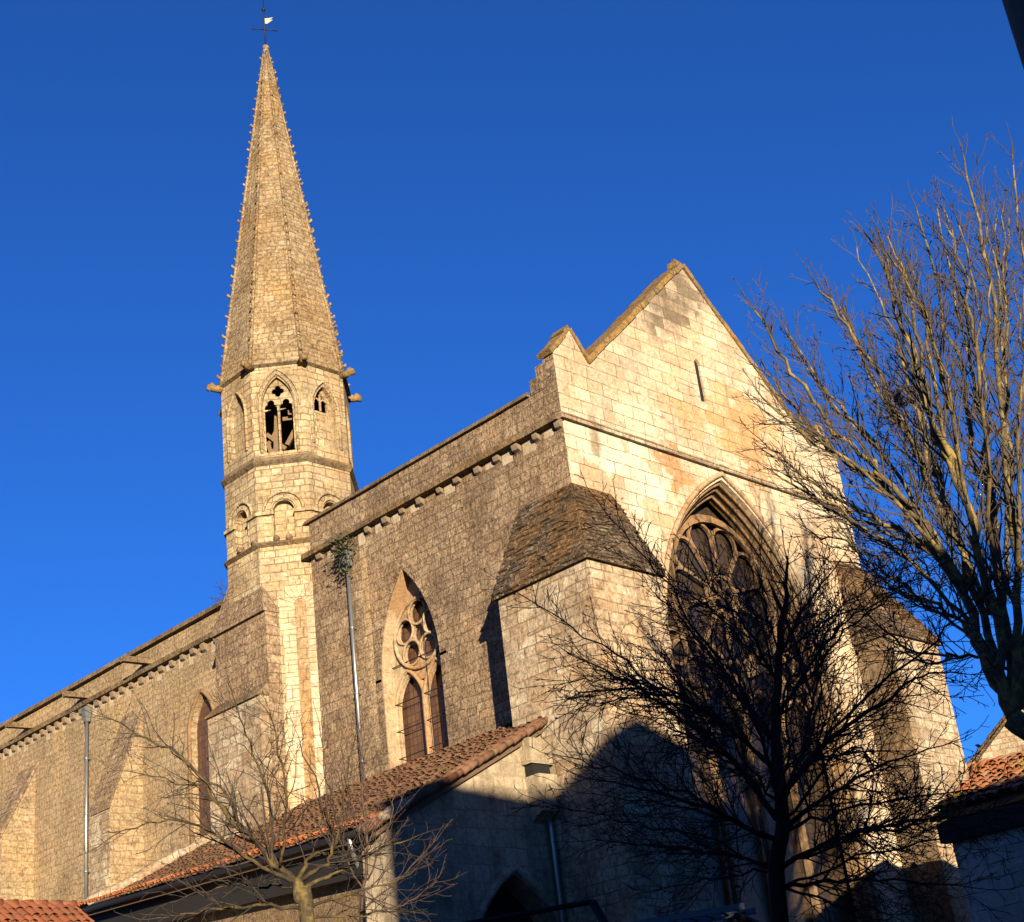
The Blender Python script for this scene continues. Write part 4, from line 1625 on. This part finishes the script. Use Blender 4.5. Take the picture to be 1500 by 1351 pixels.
# ---- large tree on the right, its top in the sun
DR = 26.0
base = at(1530, 1180, DR)
rt = thing('bare_tree', 'large bare tree with golden lichened branches against the sky, right edge', 'tree', (base.x, base.y, 0), 'bare trees in front of the church')
t = Tree(11, up=.3, jit=.1, ang=(18, 48), twig_r=.008)
t.maxlv, t.minL, t.kd = 4, .22, [2.4, 2.6, 3.6, 4.4]
fork = at(1482, 1052, DR)
b_ = V((base.x, base.y, 0))
P = smooth([b_, b_.lerp(fork, .5)+V((.2, -.1, .3)), at(1540, 1110, DR), fork], 6)
t.big.tube(P, [.36-.17*i/(len(P)-1) for i in range(len(P))], 12)
limbs = [
    ([(1482, 1052, 0), (1440, 960, .3), (1405, 850, .6), (1345, 790, .8), (1262, 752, .9), (1180, 700, .8), (1120, 650, .6)], .13),
    ([(1482, 1052, 0), (1430, 930, -.2), (1370, 790, -.6), (1290, 690, -.9), (1215, 620, -1.2), (1150, 530, -1.5), (1105, 455, -1.7)], .14),
    ([(1482, 1052, 0), (1440, 900, .4), (1385, 760, .8), (1320, 620, 1.3), (1255, 500, 1.7), (1192, 410, 2.0)], .14),
    ([(1482, 1052, 0), (1455, 880, -.4), (1415, 740, -1.0), (1350, 570, -1.5), (1310, 430, -1.9), (1274, 350, -2.2)], .15),
    ([(1482, 1052, 0), (1470, 880, .2), (1430, 670, .5), (1390, 480, .7), (1342, 305, .8)], .15),
    ([(1482, 1052, 0), (1490, 870, -.2), (1470, 650, -.5), (1450, 400, -.6), (1412, 230, -.7)], .15),
    ([(1482, 1052, 0), (1510, 860, .5), (1520, 640, 1.2), (1512, 460, 1.6), (1500, 330, 1.9)], .14),
    ([(1482, 1052, 0), (1530, 900, -.6), (1580, 700, -1.5), (1590, 520, -2.0)], .14),
    ([(1482, 1052, 0), (1550, 930, .6), (1640, 780, 1.4), (1680, 560, 1.8)], .13),
    ([(1440, 960, .3), (1400, 905, 1.2), (1330, 860, 2.2), (1250, 800, 3.0), (1190, 780, 3.4)], .07),
    ([(1432, 930, -.2), (1400, 780, 1.5), (1360, 650, 2.5), (1330, 500, 3.2), (1300, 380, 3.6)], .08),
    ([(1430, 920, 0), (1330, 820, .5), (1230, 755, .7), (1130, 690, .6)], .07),
    ([(1410, 870, -.3), (1310, 730, -1.6), (1210, 650, -2.2), (1125, 590, -2.5)], .07),
    ([(1420, 880, .2), (1300, 670, .3), (1215, 580, .4), (1150, 480, .4)], .07),
    ([(1440, 880, .3), (1370, 700, 2.0), (1290, 580, 3.0), (1230, 450, 3.6)], .07),
    ([(1450, 900, -.3), (1400, 650, -2.2), (1360, 480, -3.2), (1310, 385, -3.8)], .07),
    ([(1460, 860, .2), (1440, 600, -1.8), (1420, 440, -2.4), (1385, 330, -2.8)], .07),
    ([(1475, 860, .2), (1470, 560, 2.0), (1465, 420, 2.6), (1460, 320, 3.0)], .07),
    ([(1470, 960, 0), (1380, 900, 1.5), (1290, 850, 2.4), (1230, 770, 3.0)], .055),
    ([(1475, 980, 0), (1420, 960, -1.2), (1350, 960, -2.0), (1290, 920, -2.4)], .05),
]
for pts, r0 in limbs:
    Q = [at(u, v, DR+d) for u, v, d in pts]
    t.limb(Q, r0*.66, .017, 1, 4.0, 1.5, 8, 5, .035, .2)
    for e_ in range(2):
        k0 = len(Q)//3
        sp = V((t.r.gauss(0, 1), t.r.gauss(0, 1), -abs(t.r.gauss(0, .6))))
        if sp.dot(rgt) < 0:
            sp -= rgt*(1.8*sp.dot(rgt))
        Q2 = [Q[k0].lerp(Q[k0+1], .3*e_)]+[Q[j]+sp*(.22*(j-k0)) for j in range(k0+1, len(Q))]
        if len(Q2) > 2:
            t.limb(Q2, r0*.38, .012, 1, 3.4, 1.3, 7, 5, .04, .15)
finish_tree(t, rt, M_BARK_GOLD, M_TWIG_GOLD)
# an old nest of twigs
nest_c = at(1325, 580, DR+.5)
nst = MB()
rn = random.Random(3)
for k in range(70):
    d = V((rn.gauss(0, 1), rn.gauss(0, 1), rn.gauss(0, .6))).normalized()
    e_ = d.cross(V((rn.random(), rn.random(), rn.random()))).normalized()
    p = nest_c+d*rn.uniform(.08, .2)
    nst.tube([p-e_*.16, p+d*.03, p+e_*.16], .008, 3, True, False)
ns_ = nst.build('nest', M_TWIG_BRN, None, nest_c)
ns_['label'], ns_['category'] = 'small twig nest lodged high in the golden branched tree', 'nest'

# ---- dark tree in front of the great window
DC = 15.0
base = at(1140, 1351, DC)
ct = thing('bare_tree', 'bare black silhouetted tree standing in shade before the great window', 'tree', (base.x, base.y, 0), 'bare trees in front of the church')
t = Tree(23, up=.12, jit=.13, ang=(25, 60), twig_r=.0048)
t.maxlv, t.minL, t.kd = 4, .2, [3.0, 5.0, 6.5, 7.0]
P = t.limb([(base.x, base.y, 0), at(1142, 1351, DC), at(1146, 1200, DC), at(1136, 1080, DC), at(1142, 960, DC), at(1150, 870, DC), at(1152, 815, DC)], .11, .01, 0, 2.0, .8, 10, 5, .008, .6)
for pts, r0 in [
        ([(1138, 1200, 0), (1080, 1120, .2), (1000, 1055, .4), (920, 1000, .6), (835, 958, .8)], .05),
        ([(1138, 1130, 0), (1060, 1060, -.3), (985, 1020, -.6), (905, 1010, -.8), (840, 1020, -1.0)], .042),
        ([(1136, 1090, 0), (1070, 1000, .3), (1010, 920, .6), (960, 870, .8)], .042),
        ([(1140, 1000, 0), (1100, 930, -.3), (1060, 880, -.5), (1030, 850, -.6)], .035),
        ([(1146, 1240, 0), (1050, 1190, -.5), (960, 1160, -.8), (860, 1140, -1.0)], .045),
        ([(1146, 1280, 0), (1060, 1250, .4), (970, 1240, .7), (870, 1230, .9)], .04),
        ([(1142, 1170, 0), (1210, 1090, -.3), (1290, 1030, -.6), (1350, 990, -.8), (1400, 985, -.9)], .048),
        ([(1146, 1220, 0), (1220, 1160, .4), (1300, 1120, .7), (1400, 1085, .9)], .05),
        ([(1146, 1270, 0), (1240, 1225, -.4), (1330, 1205, -.7), (1440, 1190, -1.0)], .045),
        ([(1138, 1050, 0), (1190, 970, .3), (1240, 910, .5), (1310, 870, .7)], .04),
        ([(1142, 960, 0), (1180, 890, -.2), (1225, 830, -.4)], .03),
        ([(1146, 1300, 0), (1230, 1290, .6), (1330, 1290, .9), (1420, 1300, 1.0)], .04),
        ([(1144, 1180, 0), (1120, 1100, -.9), (1080, 990, -1.3), (1060, 930, -1.5)], .04),
        ([(1144, 1180, 0), (1180, 1080, 1.0), (1200, 980, 1.5), (1190, 900, 1.8)], .04)]:
    Q = [at(u, v, DC+d) for u, v, d in pts]
    t.limb(Q, r0*.62, .006, 1, 13, .88, 6, 5, .012, .15)
    sp = V((t.r.gauss(0, 1), t.r.gauss(0, 1), t.r.gauss(0, .7)))
    for m_ in (.22, -.2):
        t.limb([Q[0]]+[Q[j]+sp*(m_*j) for j in range(1, len(Q))], r0*.42, .005, 1, 12.0, .85, 5, 5, .02, .12)
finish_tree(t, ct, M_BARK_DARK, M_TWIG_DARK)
lf = MB()
rn = random.Random(5)
clus = rn.sample(t.tips, 260)
for p, d in clus:
    for k in range(5):
        c = p+V((rn.gauss(0, .05), rn.gauss(0, .05), rn.gauss(0, .05)))
        a_ = V((rn.gauss(0, 1), rn.gauss(0, 1), rn.gauss(0, 1))).normalized()*.026
        b2 = a_.orthogonal().normalized()*.017
        lf.add([c-a_, c-b2, c+a_, c+b2], [(0, 1, 2, 3)])
lf.build('seed_clusters', M_DRYLEAF, ct)

# ---- pollarded tree at lower left
DL = 17.0
base = at(445, 1351, DL)
lt = thing('bare_tree', 'pollarded bare tree with yellow lichened trunk before the lean-to roof', 'tree', (base.x, base.y, 0), 'bare trees in front of the church')
t = Tree(31, up=.15, jit=.14, ang=(25, 55), twig_r=.0042)
t.maxlv, t.minL, t.kd = 4, .25, [2.6, 3.4, 4.2, 5.0]
head = at(436, 1292, DL)
P = smooth([V((base.x, base.y, 0)), at(450, 1351, DL), at(440, 1320, DL), head], 6)
t.big.tube(P, [.09-.03*i/(len(P)-1) for i in range(len(P))], 11)
t.big.ball(head, .062, 10, 7, (1, 1, .9))
for pts, r0 in [
        ([(436, 1292, 0), (400, 1262, .1), (340, 1200, .2), (275, 1120, .3), (215, 1080, .4), (150, 1050, .5)], .075),
        ([(436, 1292, 0), (380, 1270, -.2), (320, 1225, -.4), (250, 1200, -.6), (165, 1225, -.8)], .05),
        ([(405, 1268, .1), (360, 1215, .5), (320, 1150, .8), (270, 1150, 1.0), (190, 1130, 1.2)], .045),
        ([(400, 1262, .1), (395, 1180, .2), (365, 1090, .3), (345, 1030, .4)], .04),
        ([(410, 1268, 0), (420, 1180, -.3), (405, 1090, -.6), (390, 1040, -.7)], .035),
        ([(436, 1292, 0), (455, 1255, .2), (490, 1240, .3), (505, 1160, .4), (520, 1080, .5)], .05),
        ([(440, 1290, 0), (480, 1265, -.2), (485, 1230, -.3), (470, 1170, -.4), (440, 1090, -.5)], .05),
        ([(445, 1300, 0), (500, 1275, .1), (550, 1245, .2), (610, 1225, .3)], .045),
        ([(450, 1330, 0), (520, 1305, -.2), (570, 1295, -.3), (620, 1270, -.5)], .035),
        ([(455, 1345, 0), (520, 1342, .3), (590, 1335, .5)], .03),
        ([(440, 1330, 0), (370, 1325, -.3), (290, 1335, -.6), (230, 1345, -.8)], .04),
        ([(436, 1300, 0), (390, 1300, .5), (330, 1300, .9), (260, 1320, 1.1)], .035)]:
    Q = [at(u, v, DL+d) for u, v, d in pts]
    t.limb(Q, r0*.58, .006, 1, 8.5, .9, 6, 5, .015, .15)
finish_tree(t, lt, M_BARK_YEL, M_TWIG_BRN, M_BARK_BRN)

# ---- reddish young tree beside it
DY = 19.5
base = at(520, 1420, DY)
yt = thing('young_tree', 'young slender tree with fine reddish twigs before the tiled roof', 'tree', (base.x, base.y, 0), 'bare trees in front of the church')
t = Tree(47, up=.3, jit=.12, ang=(18, 42), twig_r=.0045)
t.maxlv, t.minL, t.kd = 4, .25, [3.0, 3.6, 4.6, 5.0]
P = t.limb([(base.x, base.y, 0), at(530, 1380, DY), at(538, 1260, DY), at(530, 1150, DY), at(528, 1075, DY)], .035, .006, 0, 3.0, .7, 8, 5, .01, .5)
for pts, r0 in [
        ([(536, 1320, 0), (500, 1230, .2), (478, 1140, .3), (468, 1060, .4)], .025),
        ([(538, 1290, 0), (570, 1210, -.2), (580, 1150, -.3)], .022),
        ([(536, 1330, 0), (590, 1280, .2), (640, 1230, .3)], .022),
        ([(536, 1260, 0), (515, 1180, -.3), (500, 1100, -.5)], .02),
        ([(536, 1340, 0), (600, 1320, -.2), (640, 1290, -.3)], .02)]:
    t.limb([at(u, v, DY+d) for u, v, d in pts], r0*.6, .005, 1, 7.0, .7, 5, 5, .015, .1)
finish_tree(t, yt, M_TWIG_RED, M_TWIG_RED)

# ---- plant rooted behind the rain hopper
c0 = V((-.25, 8.22, 16.85))
pl = thing('wall_plant', 'shrubby green plant rooted at the rain hopper below the parapet', 'plant', c0)
rn = random.Random(9)
st, lv_ = MB(), MB()
for k in range(26):
    d = V((rn.gauss(-.5, .5), rn.gauss(.25, .8), rn.gauss(.35, .6))).normalized()
    L = rn.uniform(.3, .8)
    p = c0+V((0, rn.gauss(0, .12), rn.gauss(0, .1)))
    q = [p, p+d*L*.5+V((0, 0, .04)), p+d*L]
    st.tube(q, [.012, .009, .005], 4)
    for j in range(9):
        cc = p+d*L*rn.uniform(.1, .75 if k % 2 else .5)+V((rn.gauss(0, .07), rn.gauss(0, .07), rn.gauss(0, .07)))
        a_ = V((rn.gauss(0, 1), rn.gauss(0, 1), rn.gauss(0, 1))).normalized()*.06
        b2 = a_.orthogonal().normalized()*.035
        lv_.add([cc-a_, cc-b2, cc+a_, cc+b2], [(0, 1, 2, 3)])
for j in range(150):
    cc = c0+V((rn.gauss(-.1, .12), rn.gauss(0, .2), rn.gauss(-.25, .28)))
    a_ = V((rn.gauss(0, 1), rn.gauss(0, 1), rn.gauss(0, 1))).normalized()*.06
    b2 = a_.orthogonal().normalized()*.035
    lv_.add([cc-a_, cc-b2, cc+a_, cc+b2], [(0, 1, 2, 3)])
st.build('stem', M_TWIG_GOLD, pl)
lv_.build('foliage', M_LEAF, pl)
# ---- weeds on the tower shoulder
c0 = V((-.75, 13.0, 16.9))
wd = thing('weed', 'small leafless weed growing from the left shoulder of the tower', 'plant', c0)
st = MB()
for k in range(14):
    d = V((rn.gauss(-.6, .3), rn.gauss(.5, .4), rn.gauss(.5, .4))).normalized()
    p = c0+V((0, rn.gauss(0, .1), rn.uniform(-.3, .4)))
    L = rn.uniform(.25, .6)
    st.tube([p, p+d*L*.5, p+d*L+V((0, 0, .06))], [.008, .006, .004], 3)
    for j in range(3):
        e_ = (d+V((rn.gauss(0, .5), rn.gauss(0, .5), rn.gauss(0, .5)))).normalized()
        s_ = p+d*L*rn.uniform(.4, .9)
        st.tube([s_, s_+e_*.14], [.005, .003], 3)
st.build('stem', M_TWIG_BRN, wd)

# ================================================================== PARKED VAN
DV = 9.5
EV = at(868, 1321, DV)
zr_ = EV.z
av = V((.42, -.907, 0)).normalized()
cv = EV-av*.35
van = thing('parked_van', 'dark parked van with a roof rack and ladder before the church foot', 'van', (cv.x, cv.y, 0))
nv = V((-av.y, av.x, 0))
if (CAM-cv).dot(nv) < 0:
    nv = -nv
cv = cv-nv*.75
HB = zr_-.36


def vp(s, t_, z):
    return V((cv.x, cv.y, 0))+av*s+nv*t_+V((0, 0, z))


b = MB()
prof = [(-2.5, .35), (3.3, .35), (3.45, .7), (3.35, 1.25), (2.7, 1.5), (1.95, HB-.08), (1.7, HB), (-2.3, HB), (-2.48, HB-.25), (-2.52, .6)]
b.hull([vp(s, -.9, z) for s, z in prof], [vp(s, .9, z) for s, z in prof])
b.build('body', M_VAN, van)
b = MB()
for t_ in (-.905, .905):
    for (s0, s1, s2, s3) in ((-.1, 2.2, 1.8, -.1), (-1.2, -.2, -.2, -1.2), (-2.3, -1.3, -1.3, -2.3)):
        b.hull([vp(s0, t_, 1.35), vp(s1, t_, 1.35), vp(s2, t_, HB-.25), vp(s3, t_, HB-.25)], [vp(s0, t_*1.004, 1.35), vp(s1, t_*1.004, 1.35), vp(s2, t_*1.004, HB-.25), vp(s3, t_*1.004, HB-.25)])
b.build('window', M_CARGLASS, van)
for s in (-1.6, 2.4):
    for t_ in (-.78, .78):
        b = MB()
        b.tube([vp(s, t_-.11, .34), vp(s, t_+.11, .34)], .34, 20)
        wh = b.build('wheel', M_RUBBER, van)
        b = MB()
        b.tube([vp(s, t_-.12, .34), vp(s, t_+.12, .34)], .2, 14)
        b.build('rim', M_ALU, wh)
b = MB()
for t_ in (-.75, .75):
    b.tube([vp(-2.3, t_, zr_), vp(.35, t_, zr_)], .018, 6)
    b.tube([vp(.35, t_, zr_), vp(.5, t_, HB)], .03, 6)
    for s in (-2.2, -1.2, -.3):
        b.tube([vp(s, t_, zr_), vp(s, t_, HB-.02)], .014, 6)
for k in range(9):
    s = -2.3+.44*k
    b.tube([vp(s, -.75, HB+.14), vp(s, .75, HB+.14)], .02, 6)
b.build('roof_rack', M_IRON, van)
ladder = thing('ladder', 'pale aluminium ladder lying on the dark van roof', 'ladder', vp(.9, .3, HB))
b = MB()
for t_ in (.42, .72):
    b.obox(vp(.85, t_, HB+.19), av, nv, V((0, 0, 1)), .42, .014, .018)
for k in range(8):
    s = .5+.1*k
    b.tube([vp(s, .42, HB+.19), vp(s, .72, HB+.19)], .008, 6)
b.build('ladder_frame', M_ALU, ladder)
